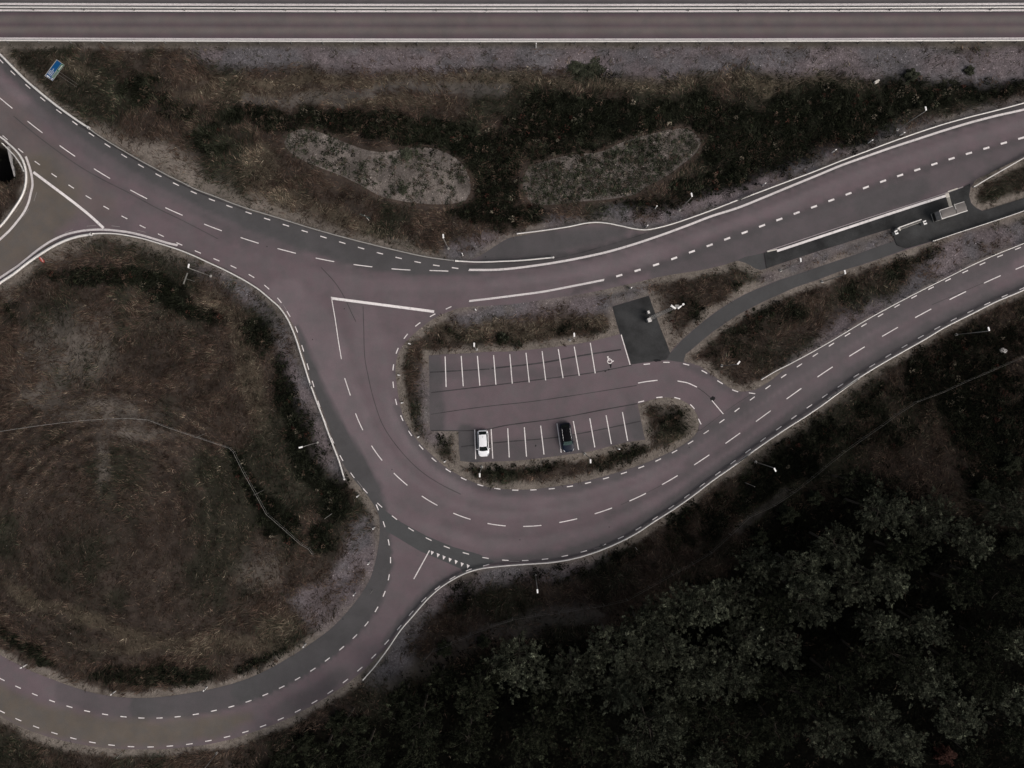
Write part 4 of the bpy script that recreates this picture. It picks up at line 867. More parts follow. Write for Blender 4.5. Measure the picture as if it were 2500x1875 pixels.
mb.quad(*[(cx + (u - .5) * wd, cy - .0365, Z0 + v * Hh) for u, v in ((.03, .22), (.065, .15), (.065, .29))]); glyph(.06, .11, .19, .24, mb)
mb.build('lettering', M['white'], sg)
mb = MB()
for k in range(7): u0 = .20 + k * .046; glyph(u0, u0 + .012, .09, .29, mb)
mb.build('dark_lettering', M['black'], sg)
for s_ in (-.22, .22): MB().tube((cx + s_, cy + .06, -.2), (cx + s_, cy + .06, Z1 - .1), .035, n=8).build('post', M['wire'], sg)

def post_sign(p, h, lab, cat, build, rz=0, r=.03, mat=None, group=None, name='road_sign'):
    x, y = G2(p); root = empty(name, (x, y, min(gz(x, y), .3)), rz, lab, cat, group)
    MB().tube((0, 0, -.1), (0, 0, h), r, n=8).build('post', mat or M['galv'], root); build(root); return root
def red_disc(root):
    mb = MB(); n = 28; mb.add([(.5 * math.cos(2*math.pi*i/n), s_ * .02 - .06, 2.75 + .5 * math.sin(2*math.pi*i/n)) for s_ in (-1, 1) for i in range(n)], [tuple(range(n)), tuple(range(n, 2*n))[::-1]] + [(i, n + i, n + (i+1) % n, (i+1) % n) for i in range(n)])
    mb.build('sign_disc', M['red'], root); MB().box((0, -.086, 2.75), (.80, .008, .22)).build('white_bar', M['white'], root)
q0 = G2(T('E', (408, 607))[0]); post_sign(T('E', (408, 607))[0], 3.15, 'round red no entry sign with a white bar by the left ramp', 'road sign', red_disc, rz=R(124), name='no_entry_sign')
post_sign(T('E', (1502, 750))[0], 3.2, 'grey back of a traffic sign at the top of the grassy loop', 'road sign',
          lambda r_: MB().box((0, .05, 3.0), (1.85, .05, .35)).build('sign_board', M['back'], r_), rz=R(70))
def teal(r_):
    MB().box((0, -.06, 3.15), (1.75, .04, .62)).build('sign_board', M['teal'], r_)
    MB().box((-.45, -.085, 3.15), (.7, .01, .4)).build('sign_panel', M['back'], r_)
post_sign((901, 538), 3.7, 'small teal green sign board on a pale post above the upper road', 'road sign', teal, rz=R(-22), mat=M['steel'])
for p, h, lab, rz_ in (((810, 1254), 4.2, 'thin grey pole standing inside the loop near the lower junction', 0), ((1818.7, 1178), 4.6, 'thin grey pole at the verge of the wood below the lower road', 0), ((1551, 1336), 1.6, 'thin short pole in the verge below the lower road bend', 0), ((910, 1339 + 323 / 3.16), 1.6, 'thin short pole at the edge of the ramp by the wood', 0), ((298.5, 1838), 1.6, 'thin short pole in the verge below the bottom ramp', 0)):
    x, y = G2(p); root = empty('marker_pole', (x, y, 0), 0, lab, 'pole', 'thin poles in the verges')
    MB().tube((0, 0, -.1), (0, 0, h), .045, .03, 8).build('pole', M['steel_dim'], root); MB().tube((0, 0, h), (0, 0, h + .06), .045, n=8).build('cap', M['galv'], root)

# reflector posts
dp = empty('reflector_post', (0, 0, 0)); MB().box((0, 0, .42), (.13, .08, .84)).build('post_body', M['white'], dp, bevel=.02)
MB().box((0, 0, .90), (.135, .085, .12)).build('black_band', M['black'], dp); MB().box((0, 0, 1.02), (.13, .08, .12)).build('post_cap', M['white'], dp)
DEL = [(T('C', (343, 366))[0], 'white reflector post on the gravel below the highway'), (T('N', (955, 72))[0], 'reflector post on the right edge of the loop, lower of two by the gravel patch'),
 (T('N', (846, 309))[0], 'reflector post at the end of the pale gravel patch inside the loop'), (T('N', (462, 703))[0], 'reflector post at the lower right of the loop beside the grey ramp'),
 (T('J', (994, 1224))[0], 'reflector post beside the lower junction inside the loop'), (T('J', (872, 978))[0], 'reflector post above the lower junction beside the grey road edge'),
 (T('M', (204, 862))[0], 'reflector post at the lower left corner of the loop'), (T('M', (893, 1066))[0], 'reflector post at the bottom of the loop, middle of the three there'),
 (T('M', (1598, 1036))[0], 'reflector post at the bottom of the loop right of the middle'), (T('F', (1268, 1232))[0], 'reflector post left of the car park near its upper corner'),
 (T('F', (1187, 1472))[0], 'reflector post left of the car park at half height'), (T('F', (1675, 547))[0], 'reflector post left of the lay-by'),
 (T('J', (1212, 263))[0], 'reflector post left of the lower car park rows'), (T('J', (1337, 525))[0], 'reflector post at the lower left corner of the car park island'),
 (T('J', (1540, 713))[0], 'reflector post left of the white car beside the bend'), (T('D', (196, 1432))[0], 'reflector post above the upper right road, nearest to the lay-by'),
 (T('D', (1255, 1045))[0], 'reflector post above the upper right road beside a lamp'), (T('D', (738, 1172))[0], 'reflector post above the upper right road, middle one at the ditch'),
 (T('C', (1262, 1608))[0], 'reflector post on the gravel above the lay-by'), (T('G', (1193, 332))[0], 'reflector post right behind the bend of the lay-by rail'),
 (T('G', (1070, 806))[0], 'reflector post above the paved yard beside the upper road'), (T('F', (1775, 972))[0], 'reflector post on the gravel above the car park island'),
 (T('K', (977, 616))[0], 'reflector post below the right end of the lower parking bays'), (T('D', (1012, 1102))[0], 'reflector post beside the road at the edge of the dark ditch')]
for i, (p, lab) in enumerate(DEL):
    o = dp if i == 0 else copy_tree(dp); x, y = G2(p); o.location = (x, y, min(gz(x, y), .2)); o.rotation_euler.z = math.atan2(y, x) + random.uniform(-.5, .5)
    o.scale = (1.9, 1.7, 1.3)
    tag(o, lab, 'reflector post', 'white reflector posts with a black band')

# stone / concrete pipe end in the right ditch, stones
x, y = G2(T('D', (1065, 636))[0]); tag(MB().box((0, 0, .2), (1.05, .42, .5), 0).box((0, -.3, .05), (.8, .2, .3)).build('culvert_end', M['cream'], bevel=.05), 'pale concrete culvert end in the bushes at the upper right', 'culvert').location = (x, y, gz(x, y) + .1)
bpy.data.objects['culvert_end'].scale = (.8, .7, 1)
bpy.data.objects['culvert_end'].rotation_euler.z = R(25)
x, y = G2(T('H', (2062, 1282))[0]); bm = bmesh.new(); bmesh.ops.create_icosphere(bm, subdivisions=2, radius=.45)
for v in bm.verts: v.co *= 1 + random.uniform(-.15, .15); v.co.z *= .5; v.co.x *= 1.4
me = bpy.data.meshes.new('boulder'); bm.to_mesh(me); bm.free(); o = link_mesh('boulder', me, M['concrete']); o.location = (x, y, gz(x, y) + .15); tag(o, 'pale grey boulder in the dark grass at the right edge', 'boulder')

x, y = G2((1470, 1334)); mb = MB()
for (a0, b0, c0_), (a1, b1, c1_) in (((-.25, .38, .05), (-.05, .1, .12)), ((-.05, .1, .12), (.22, -.28, .05)), ((-.05, .1, .12), (.3, .32, .03)), ((-.4, .0, .03), (-.05, .1, .12))): mb.tube((a0, b0, c0_), (a1, b1, c1_), .06, .035, 6)
o = tag(mb.build('rubber_scrap', M['black']), 'small torn black scrap lying on the lower road edge beside the rail', 'debris'); o.location = (x, y, .02)

# ------------------------------------------------------------------ camera mast and cabinets
bx, by = G2((1587.5, 779)); mast = empty('camera_mast', (bx, by, 0), 0, 'tall lattice mast with two white camera arms beside the car park', 'mast')
HM = 18.6; lat = MB(); rail_ = MB()
for k in range(3):
    aa = k * 2 * math.pi / 3; rail_.tube((.42 * math.cos(aa), .42 * math.sin(aa), 0), (.2 * math.cos(aa), .2 * math.sin(aa), HM), .04, .03, 6)
rail_.build('mast_legs', M['steel_dim'], mast)
nb = 30
for j in range(nb):
    for k in range(3):
        f0 = j / nb; f1 = (j + 1) / nb; r0 = .42 - .22 * f0; r1 = .42 - .22 * f1; a0 = k * 2 * math.pi / 3; a1 = (k + (1 if j % 2 else -1)) * 2 * math.pi / 3
        lat.tube((r0 * math.cos(a0), r0 * math.sin(a0), f0 * HM), (r1 * math.cos(a1), r1 * math.sin(a1), f1 * HM), .02, n=5, caps=False)
lat.build('lattice_bracing', M['steel_dim'], mast)
zk = lambda x, y, z=HM: tuple(np.array(G2((1540 + x / 13.825, 700 + y / 13.825), z)) - (bx, by)) + (z,)
ca = MB(); ca.tube(zk(1510, 740, HM), zk(1365, 640, HM + .1), .13, .15, 12); ca.tube(zk(1365, 640, HM + .1), zk(1350, 632, HM + .1), .2, .18, 12); ca.build('camera_housing', M['white'], mast, smooth=False)
ca = MB(); ca.tube(zk(1580, 735, HM), zk(1690, 655, HM), .16, .12, 12); ca.build('camera_housing', M['white'], mast)
ar = MB(); ar.tube(zk(1690, 660, HM), zk(1770, 600, HM), .05, .05, 8); ar.tube(zk(1770, 598, HM - .05), zk(1778, 592, HM + .2), .17, .15, 12); ar.build('side_arm', M['white'], mast)
MB().box((0, 0, HM), (.5, .5, .08)).build('top_plate', M['galv'], mast)
def cabinet(p, w_, d_, h_, rz, lab):
    x, y = G2(p, 0); root = empty('equipment_cabinet', (x, y, .007), rz, lab, 'cabinet', 'light grey cabinets in the paved yard')
    MB().box((0, 0, h_ / 2 + .06), (w_, d_, h_ - .06)).build('cabinet_body', M['cream_dim'], root, bevel=.02)
    MB().box((0, 0, h_ + .07), (w_ + .06, d_ + .06, .07)).build('cabinet_roof', M['steel'], root, bevel=.015)
    MB().box((0, 0, .03), (w_ * .95, d_ * .95, .06)).build('plinth', M['concrete'], root)
    mb = MB().box((-w_ / 2 - .008, 0, h_ / 2), (.012, d_ * .86, h_ * .8)); dr = mb.build('door', M['steel_dim'], root); MB().box((-w_ / 2 - .02, d_ * .3, h_ / 2), (.03, .04, .14)).build('handle', M['black'], dr)
cabinet((1581.5, 783), .52, .60, 1.45, R(20), 'larger light grey cabinet at the foot of the camera mast')
cabinet((1580, 764), .30, .42, 1.15, R(20), 'smaller light grey cabinet standing alone above the mast foot')

# ------------------------------------------------------------------ bus shelter, bike rack, bins
hz = lambda x, y, z=0: np.array(G2((2150 + x / 8.848, 460 + y / 8.848), z))
ZR = 2.4
A0 = hz(1325, 657, ZR); A1 = hz(1872, 482, ZR); B0 = hz(1270, 477, ZR)
ux = (A1 - A0) / np.linalg.norm(A1 - A0); rz = math.atan2(ux[1], ux[0]); Ls = float(np.linalg.norm(A1 - A0)); uy = np.array([-ux[1], ux[0]]); Ds = float(np.dot(B0 - A0, uy))
sh = empty('bus_shelter', (A0[0], A0[1], .1), rz, 'glass roofed bus shelter with pale steel frame on the platform', 'bus shelter')
zr = ZR - .1
MB().box((Ls / 2, 0, zr), (Ls + .06, .12, .12)).build('front_beam', M['steel'], sh)
MB().box((Ls * .27, Ds, zr), (Ls * .54, .08, .10)).build('rear_beam', M['steel'], sh); MB().box((Ls * .80, Ds * 1.10, zr), (Ls * .38, .08, .10)).build('rear_beam', M['steel'], sh)
for xx, w__, mt in ((0, .10, 'steel'), (Ls * .28, .03, 'steel_dim'), (Ls - .03, .05, 'steel_dim')): MB().box((xx, Ds / 2, zr + .001), (w__, Ds - .12, .10)).build('cross_beam', M[mt], sh)
MB().box((Ls * .575, Ds * .86, zr + .20), (.14, .90, .08)).build('cross_beam', M['steel_dim'], sh)
def vault(x0, x1, mat, name, y1=None, rise=.12, n=10):
    v = []; f = []; y1 = y1 or Ds - .06
    for i in range(n + 1):
        t = i / n; z = zr + .07 + rise * math.sin(math.pi * t); v += [(x0, .07 + (y1 - .07) * t, z), (x1, .07 + (y1 - .07) * t, z)]
    for i in range(n): f.append((2 * i, 2 * i + 1, 2 * i + 3, 2 * i + 2))
    o = MB().add(v, f).build(name, mat, sh); s_ = o.modifiers.new('thick', 'SOLIDIFY'); s_.thickness = .012; return o
vault(.06, Ls * .56, M['roofglass'], 'roof_glass'); vault(Ls * .59, Ls - .06, M['roofglass'], 'roof_glass', Ds * 1.08)
MB().box((.0, Ds / 2, 1.58), (.03, Ds - .10, 1.25)).build('end_panel', M['concrete'], sh)
MB().box((.0, Ds / 2, .55), (.03, Ds - .16, .72)).build('dark_gap', M['black'], sh)  # black sheet standing in for the dark of the open gap below the panel
MB().box((0, Ds / 2, .07), (.05, Ds - .02, .10)).build('floor_rail', M['steel_dim'], sh); MB().box((Ls / 2, 0, .07), (Ls - .06, .05, .08)).build('floor_rail', M['steel_dim'], sh)
for xx in (.0, Ls * .5, Ls - .03):
    for yy in (.0, Ds): MB().tube((xx, yy, 0), (xx, yy, zr - .06), .035, n=8).build('column', M['post'], sh)
MB().box((Ls / 2, .0, 1.2), (Ls - .12, .015, 1.7)).build('back_glass', M['roofglass'], sh)
b_ = MB()
for k in range(4): b_.box((Ls * .42, .30 + k * .1, .48), (2.2, .07, .03))
bo = b_.build('bench', M['wood'], sh)
for q_ in (-.8, .8): MB().box((Ls * .42 + q_, .45, .24), (.06, .3, .44)).build('bench_leg', M['steel_dim'], bo)
# bike rack
P0 = hz(400, 845, .9); P1 = hz(880, 672, .9); rz2 = math.atan2(*(P1 - P0)[::-1]); Lr = float(np.linalg.norm(P1 - P0))
rk = empty('bicycle_rack', (P0[0], P0[1], .1), rz2, 'long empty bicycle rack with a row of wheel hoops on the platform', 'bicycle rack')
MB().box((Lr / 2, 0, .82), (Lr, .15, .05)).build('top_bar', M['steel'], rk)
for xx in (.1, Lr - .1): MB().box((xx, 0, .40), (.08, .08, .8)).build('leg', M['steel_dim'], rk)
for k in range(19):
    mb = MB(); x_ = .12 + k * (Lr - .24) / 18; mb.tube((x_, -.02, .55), (x_, -.34, .62), .025, n=6); mb.tube((x_, -.34, .62), (x_, -.40, .05), .02, n=6); mb.build('wheel_hoop', M['cream'], rk)
MB().box((Lr / 2, -.33, .62), (Lr, .035, .035)).build('hoop_rail', M['steel_dim'], rk)
tb = empty('pump_stand', (*hz(388, 865, .9), .1), rz2, 'small pale service stand at the left end of the bicycle rack', 'stand')
MB().box((0, 0, .45), (.38, .30, .9)).build('stand_body', M['steel'], tb, bevel=.03); MB().box((.12, -.28, .82), (.2, .3, .06)).build('stand_tray', M['cream'], tb)
for (x, y, lab) in ((335, 952, 'pale litter bin with a dark opening left of the bicycle rack'), (952, 740, 'pale litter bin with a dark opening between bicycle rack and shelter')):
    c = hz(x, y, .9); root = empty('litter_bin', (c[0], c[1], .1), rz2, lab, 'litter bin', 'litter bins at the bus stop')
    MB().box((0, 0, .42), (.46, .60, .84)).build('bin_body', M['steel_dim'], root, bevel=.02)
    t_ = MB(); t_.box((0, .22, .88), (.50, .20, .05)); t_.box((0, -.20, .88), (.50, .24, .05)); t_.box((-.2, 0, .881), (.1, .26, .05)); t_.build('bin_lid', M['white'], root)
    MB().box((.03, .03, .85), (.36, .24, .03)).build('bin_opening', M['black'], root)

# ------------------------------------------------------------------ cars
def car(name, p, rz, Lc, Wc, Hc, paint, roofmat, label, shield, fr, suv=False):
    """nose towards local -Y.  fr = fractions from the nose: hood end, roof start, roof end, rear glass end"""
    x, y = G2(p, .7); root = empty(name, (x, y, 0), rz, label, 'car')
    st = np.linspace(0, 1, 27); hw = []; 
    for s in st:
        wv = 1.0
        if s < .16: wv = .60 + .40 * (1 - (1 - s / .16) ** 2.3)
        if s > .88: wv = .74 + .26 * (1 - ((s - .88) / .12) ** 2.2)
        wv *= 1 - .035 * math.exp(-((s - .5) / .2) ** 2)
        hw.append(wv * Wc / 2)
    def belt(s):
        return np.interp(s, [0, .03, .12, fr[0], .5, .85, .97, 1], [.50, .66, .76, .92, .95, .98, .96, .70] if suv else [.48, .62, .70, .84, .88, .92, .88, .62])
    nprof = 8; v = []; f = []
    for s, h in zip(st, hw):
        yy = (s - .5) * Lc; zb = float(belt(s))
        pr = [(h * .90, .22), (h * .985, .34), (h, .52 * zb + .10), (h * .985, zb - .07), (h * .93, zb), (h * .72, zb + .035), (h * .40, zb + .055), (0, zb + .06)]
        for sx, k in [(1, i) for i in range(nprof)] + [(-1, i) for i in range(nprof - 2, -1, -1)]:
            v.append((sx * pr[k][0], yy, pr[k][1]))
    m_ = 2 * nprof - 1
    for i in range(len(st) - 1):
        for k in range(m_ - 1): f.append((i * m_ + k, i * m_ + k + 1, (i + 1) * m_ + k + 1, (i + 1) * m_ + k))
        f.append((i * m_ + m_ - 1, i * m_, (i + 1) * m_, (i + 1) * m_ + m_ - 1))
    f.append(tuple(range(m_))[::-1]); f.append(tuple(range((len(st) - 1) * m_, len(st) * m_)))
    MB().add(v, f).build('body', paint, root, smooth=True)
    h0, r0, r1, g1 = fr
    Y = lambda s: (s - .5) * Lc
    def halfw(s): return float(np.interp(s, st, hw))
    rw = Wc * .335; zt = Hc
    # glasshouse rings: belt outline and roof outline, curved ends
    def arc(s, w_, bow, z, n=9): return [(w_ * t, Y(s + bow * (1 - t * t)), z) for t in np.linspace(-1, 1, n)]
    wb = halfw(.5) * .90
    A_ = arc(h0, wb * .97, -.022, belt(h0) + .045); B_ = arc(r0, rw, -.014, zt - .04); C_ = arc(r1, rw * .97, .008, zt - .05); D_ = arc(g1, wb * .86, .014, belt(g1) + .05)
    n = 9
    def loft(a_, b_, nm, mat, par=root, off=.0, grow=None):
        vv = [Vector(p_) for p_ in a_] + [Vector(p_) for p_ in b_]
        return MB().add([(q_.x, q_.y, q_.z + off) for q_ in vv], [(i, i + 1, len(a_) + i + 1, len(a_) + i) for i in range(len(a_) - 1)]).build(nm, mat, par, smooth=True)
    loft(A_, B_, 'windscreen', shield); loft(C_, D_, 'rear_window', M['glass'])
    # crowned roof
    rows = []
    for k in range(7):
        t = k / 6; s = r0 + (r1 - r0) * t; wv = rw * (1 + .03 * math.sin(math.pi * t)) * (1 - .03 * t)
        rows.append([(wv * u, Y(s) + Lc * ((-.014) * (1 - u * u) * (1 - t) + .008 * (1 - u * u) * t), zt - .04 - .01 * t + .045 * (1 - u * u) + .03 * math.sin(math.pi * t)) for u in np.linspace(-1, 1, n)])
    vv = [p_ for r_ in rows for p_ in r_]; MB().add(vv, [(i * n + k, i * n + k + 1, (i + 1) * n + k + 1, (i + 1) * n + k) for i in range(6) for k in range(n - 1)]).build('roof', roofmat, root, smooth=True)
    for sx in (-1, 1):
        ss = np.linspace(h0 + .05, g1 - .05, 9); lo = []; hi = []
        for s in ss:
            t = (s - ss[0]) / (ss[-1] - ss[0]); lo.append((sx * halfw(s) * .905, Y(s), belt(s) + .02)); sr = min(max(s, r0 + .008), r1 - .01)
            k_ = 1 if r0 <= s <= r1 else 0; hi.append((sx * (rw * 1.01 + .03 * math.sin(math.pi * t)), Y(r0 + (r1 - r0) * t), zt - .045))
        loft(lo, hi, 'side_window', M['glass'])
        # pillars and roof rails
        pb = MB()
        for a_, b_ in ((A_[0 if sx < 0 else -1], B_[0 if sx < 0 else -1]), (D_[0 if sx < 0 else -1], C_[0 if sx < 0 else -1])):
            pb.tube(a_, b_, .045, .035, 6)
        pb.tube((B_[0 if sx < 0 else -1]), (C_[0 if sx < 0 else -1]), .035, .035, 6); pb.build('pillar', paint, root)
        MB().tube((sx * halfw(.1) * .72, Y(.03), .66), (sx * halfw(.16) * .90, Y(.105), .72 if not suv else .76), .075, .05, 8).build('headlight', M['lampglass'], root, smooth=True)
        MB().tube((sx * halfw(.98) * .80, Y(.985), .72), (sx * halfw(.95) * .93, Y(.96), .76), .06, .05, 8).build('taillight', M['tail'], root, smooth=True)
        mm = MB().box((sx * (halfw(.3) + .10), Y(h0 + .055), belt(h0) + .08), (.20, .12, .13)); mm.build('mirror', paint, root, bevel=.03)
        MB().tube((sx * rw * 1.05, Y(r0 + .04), zt + .03), (sx * rw * 1.0, Y(r1 - .04), zt + .02), .018, n=6).build('roof_rail', M['chrome'], root) if suv else None
        for s in (.175, .80):
            wx = halfw(s) - .12; ty = MB().tube((sx * (wx - .11), Y(s), .33), (sx * (wx + .11), Y(s), .33), .33, .33, 20).build('wheel', M['rubber'], root, smooth=False)
            MB().tube((sx * (wx + .105), Y(s), .33), (sx * (wx + .118), Y(s), .33), .20, .19, 14).build('rim', M['rim'], ty)
    MB().box((0, Y(.003), .45), (Wc * .42, .03, .14)).build('grille', M['black'], root)
    MB().box((0, Y(.002) - .02, .40), (.50, .02, .11)).build('number_plate', M['white'], root)
    MB().box((0, Y(.75), zt + .05 if not suv else zt + .06), (.03, .16, .05)).build('antenna', M['black'], root)
    MB().tube((-.5, Y(h0) + .05, belt(h0) + .075), (.05, Y(h0 + .03), belt(h0) + .14), .012, n=5).build('wiper', M['black'], root)
    return root
car('parked_car', (1179.6, 1082.5), R(3.0), 4.30, 1.80, 1.46, M['car_white'], M['car_white'], 'white estate car parked nose down in the lower row', M['glass'], (.235, .40, .835, .945))
car('parked_car', (1384.0, 1068.6), R(8.8), 4.72, 1.90, 1.62, M['car_navy'], M['car_black'], 'very dark blue SUV parked nose down in the lower row', M['glass_teal'], (.27, .395, .86, .96), True)
# white paper on the windscreen side of the white car
# ------------------------------------------------------------------ wire fences
def wire_fence(pts, label, h=1.5, sp=3.2, hi=()):
    P = resample(GP(pts, h), sp, corner=30); Z = np.array([gz(*p_) for p_ in P]); c = P[len(P) // 2]
    root = empty('wire_fence', (c[0], c[1], 0), 0, label, 'fence', 'wire fences in the rough grass')
    for hh in (h, h * .5):
        mb = MB()
        for i in range(len(P) - 1): mb.tube((*(P[i] - c), Z[i] + hh), (*(P[i + 1] - c), Z[i + 1] + hh), (.017 if 'loop' in label else .014) if hh == h else .008, n=4, caps=False)
        mb.build('wire', M['steel_dim'] if 'loop' in label else M['wire'], root)
    pm = MB().tube((0, 0, -.3), (0, 0, h + .05), .030, n=6).build('post', M['wire'], root); me = pm.data; pm.location = (*(P[0] - c), Z[0])
    for i in range(1, min(len(P), 100)):
        o = bpy.data.objects.new('post', me); COL.objects.link(o); o.parent = root; o.location = (*(P[i] - c), Z[i])
    for k in hi:
        i = int(k * (len(P) - 1)); mb = MB().tube((0, 0, 0), (0, 0, 2.1), .05, n=6); mb.tube((0, 0, 1.6), (.9, .5, 0), .035, n=6); o = mb.build('corner_brace', M['wire'], root); o.location = (*(P[i] - c), Z[i])
wire_fence([(-150, 1070)] + T('I', (0, 485), (350, 435), (700, 395), (870, 385), (1180, 393), (1340, 455), (1540, 525), (1780, 610), (1810, 640), (1890, 800), (1980, 965), (2060, 1120), (2180, 1230)) + T('J', (420, 1355), (480, 1390), (515, 1440)), 'thin wire fence crossing the big grassy loop', 1.4, 4.0, (.55, .78))
wire_fence(T('N', (1375, 830), (1440, 765), (1580, 710), (1730, 640), (1890, 575), (2060, 520)) + T('O', (0, 565), (160, 515), (340, 487), (520, 465), (700, 435), (870, 410), (1050, 370), (1220, 270), (1400, 170), (1560, 85), (1700, 0)) + T('L', (100, 1150), (300, 1060), (450, 960), (600, 840), (700, 760), (850, 640), (1000, 530), (1130, 440), (1250, 350), (1400, 255), (1600, 180), (1800, 90), (1950, 30)) + [(2600, 830)],
           'long thin wire fence along the edge of the wood', 1.5, 4.0, (.02, .30))

# ------------------------------------------------------------------ grass and weeds
def veg_points(n, seed, density, box=None):
    b = box or (-90, 90, -69, 60); r = np.random.default_rng(seed); x = r.uniform(b[0], b[1], n); y = r.uniform(b[2], b[3], n)
    d = density(x, y); k = r.random(n) < d; return x[k], y[k], r
pavm = blur(pav.astype(float), 1, 1)
veg = np.clip(sstep(.25, .6, D) * (1 - .75 * sand * (D < 1.6)) * (1 - .93 * gg) * (1 - .75 * trail) * (1 - .97 * oval) * (1 - .93 * ring) * (1 - voidm) * (1 - .85 * sand), 0, 1)
veg = veg * (1 - .97 * forest) * (1 - .92 * strip) * (1 - .45 * pale)
def blades(name, n, seed, dens, col, length, width, lean, label, cat, spread=.28, flow=True, nb=5, mat='blade', parent=None):
    x, y, r = veg_points(n, seed, dens); m = len(x)
    az0 = (fbm(x, y, 10, 81, 2) * 9 + (fbm(x, y, 2.2, 83, 2) - .5) * 6) if flow else r.uniform(0, 2 * np.pi, m)
    if flow:      # the loop was mown in rounds: its stubble lies along the rounds
        ex, ey = G2((250 / .8848, 1130 / .8848)); inl = (np.hypot((x - ex) / 1.05, y - ey) < 22.5) * (x < -38) * (r.random(m) < .85)
        az0 = np.where(inl, np.arctan2(y - ey, (x - ex) / 1.05) + math.pi / 2 + r.normal(0, .12, m), az0)
    x = np.repeat(x, nb) + r.normal(0, spread, m * nb); y = np.repeat(y, nb) + r.normal(0, spread, m * nb)
    az = np.repeat(az0, nb) + r.normal(0, .55 if flow else 2.0, m * nb)
    dk = sample(D, x, y) > .12; sml = np.repeat(inl, nb)[dk] if flow else None; x = x[dk]; y = y[dk]; az = az[dk]; cid = np.repeat(np.arange(m), nb)[dk]; N = len(x)
    z = sample(HT, x, y); L = r.uniform(length[0], length[1], N); ln = np.clip(r.normal(lean, .28, N), .1, 1.5); wv = r.uniform(width[0], width[1], N)
    if flow: L = np.where(sml, L * .7, L); wv = np.where(sml, wv * .7, wv)
    hx = np.cos(az); hy_ = np.sin(az)
    b1 = np.stack([x - hy_ * wv / 2, y + hx * wv / 2, z], -1); b2 = np.stack([x + hy_ * wv / 2, y - hx * wv / 2, z], -1)
    tip = np.stack([x + hx * L * np.sin(ln), y + hy_ * L * np.sin(ln), z + L * np.cos(ln)], -1)
    v = np.stack([b1, b2, tip], 1).reshape(-1, 3)
    c = col(x, y, r, cid, m); c = np.repeat(c, 3, axis=0)
    o = mesh_np(name, v, np.arange(N * 3), 3, M[mat], parent, colors=c); tag(o, label, cat, kind='stuff'); print(name, N); return o
def pal(cols, wts, r, n):
    i = r.choice(len(cols), n, p=np.array(wts) / sum(wts)); return np.array(cols)[i]
def col_dry(x, y, r, cid, m):
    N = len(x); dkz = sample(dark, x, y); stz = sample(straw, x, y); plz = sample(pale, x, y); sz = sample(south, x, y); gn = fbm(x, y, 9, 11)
    brown = pal([(.064, .043, .033), (.084, .060, .046), (.054, .036, .028), (.100, .080, .060), (.052, .045, .031)], [4, 3, 3, 1.2, 1.5], r, N)
    grn = pal([(.026, .030, .019), (.034, .037, .025), (.020, .022, .014)], [1, 1, 1], r, N)
    st = pal([(.145, .122, .09), (.11, .09, .065), (.19, .165, .125)], [3, 4, .6], r, N)
    t = (r.random(N) < sstep(.42, .68, gn) * .75 + dkz * .7)[:, None]; c = np.where(t, grn, brown)
    ex, ey = G2((250 / .8848, 1130 / .8848)); rl = np.hypot((x - ex) / 1.05, (y - ey)); arc_ = (rl < 22) * (rl > 6) * (x < -38) * (np.sin(rl * 2.4 + fbm(x, y, 9, 97) * 5) > .86) * sstep(.45, .6, fbm(x, y, 5, 98))
    t = (r.random(N) < np.clip(arc_ * .4 + stz * .42 + .02 + plz * .15 + sstep(.62, .75, fbm(x, y, 4, 91)) * .14, 0, 1) * (1 - dkz * .9))[:, None]; c = np.where(t, st, c) * .84
    ex, ey = G2((250 / .8848, 1130 / .8848)); rl = np.hypot((x - ex) / 1.05, (y - ey)); inl = (rl < 22) * (x < -38)
    c = c * (1 + inl * sstep(4, 14, rl) * .40 * np.sin(rl * 3.3 + fbm(x, y, 12, 95) * 5))[:, None] * (1 - .12 * inl)[:, None]
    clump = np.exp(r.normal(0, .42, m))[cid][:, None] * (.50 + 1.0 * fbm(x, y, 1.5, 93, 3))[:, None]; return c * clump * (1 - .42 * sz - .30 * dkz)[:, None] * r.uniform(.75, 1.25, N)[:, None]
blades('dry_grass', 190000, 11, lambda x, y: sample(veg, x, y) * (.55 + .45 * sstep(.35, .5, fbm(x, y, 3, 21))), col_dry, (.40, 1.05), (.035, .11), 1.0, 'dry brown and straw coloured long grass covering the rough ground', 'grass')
def col_thin(x, y, r, cid, m):
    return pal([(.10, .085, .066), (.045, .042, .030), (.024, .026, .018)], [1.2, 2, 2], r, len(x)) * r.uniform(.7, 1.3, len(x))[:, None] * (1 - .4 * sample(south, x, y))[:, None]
thin = np.clip((np.maximum(np.maximum(sand, gg), oval) * (D > .35)) * sstep(.50, .66, fbm(GX, GY, 2.0, 101, 3)) + oval2 * .55 * sstep(.42, .55, fbm(GX, GY, 3.0, 111, 3)), 0, 1) * (1 - voidm)
blades('sparse_weeds', 26000, 12, lambda x, y: sample(thin, x, y), col_thin, (.12, .45), (.03, .08), 1.0, 'sparse weeds scattered over gravel and sandy edges', 'weeds', spread=.22, flow=False, nb=9)

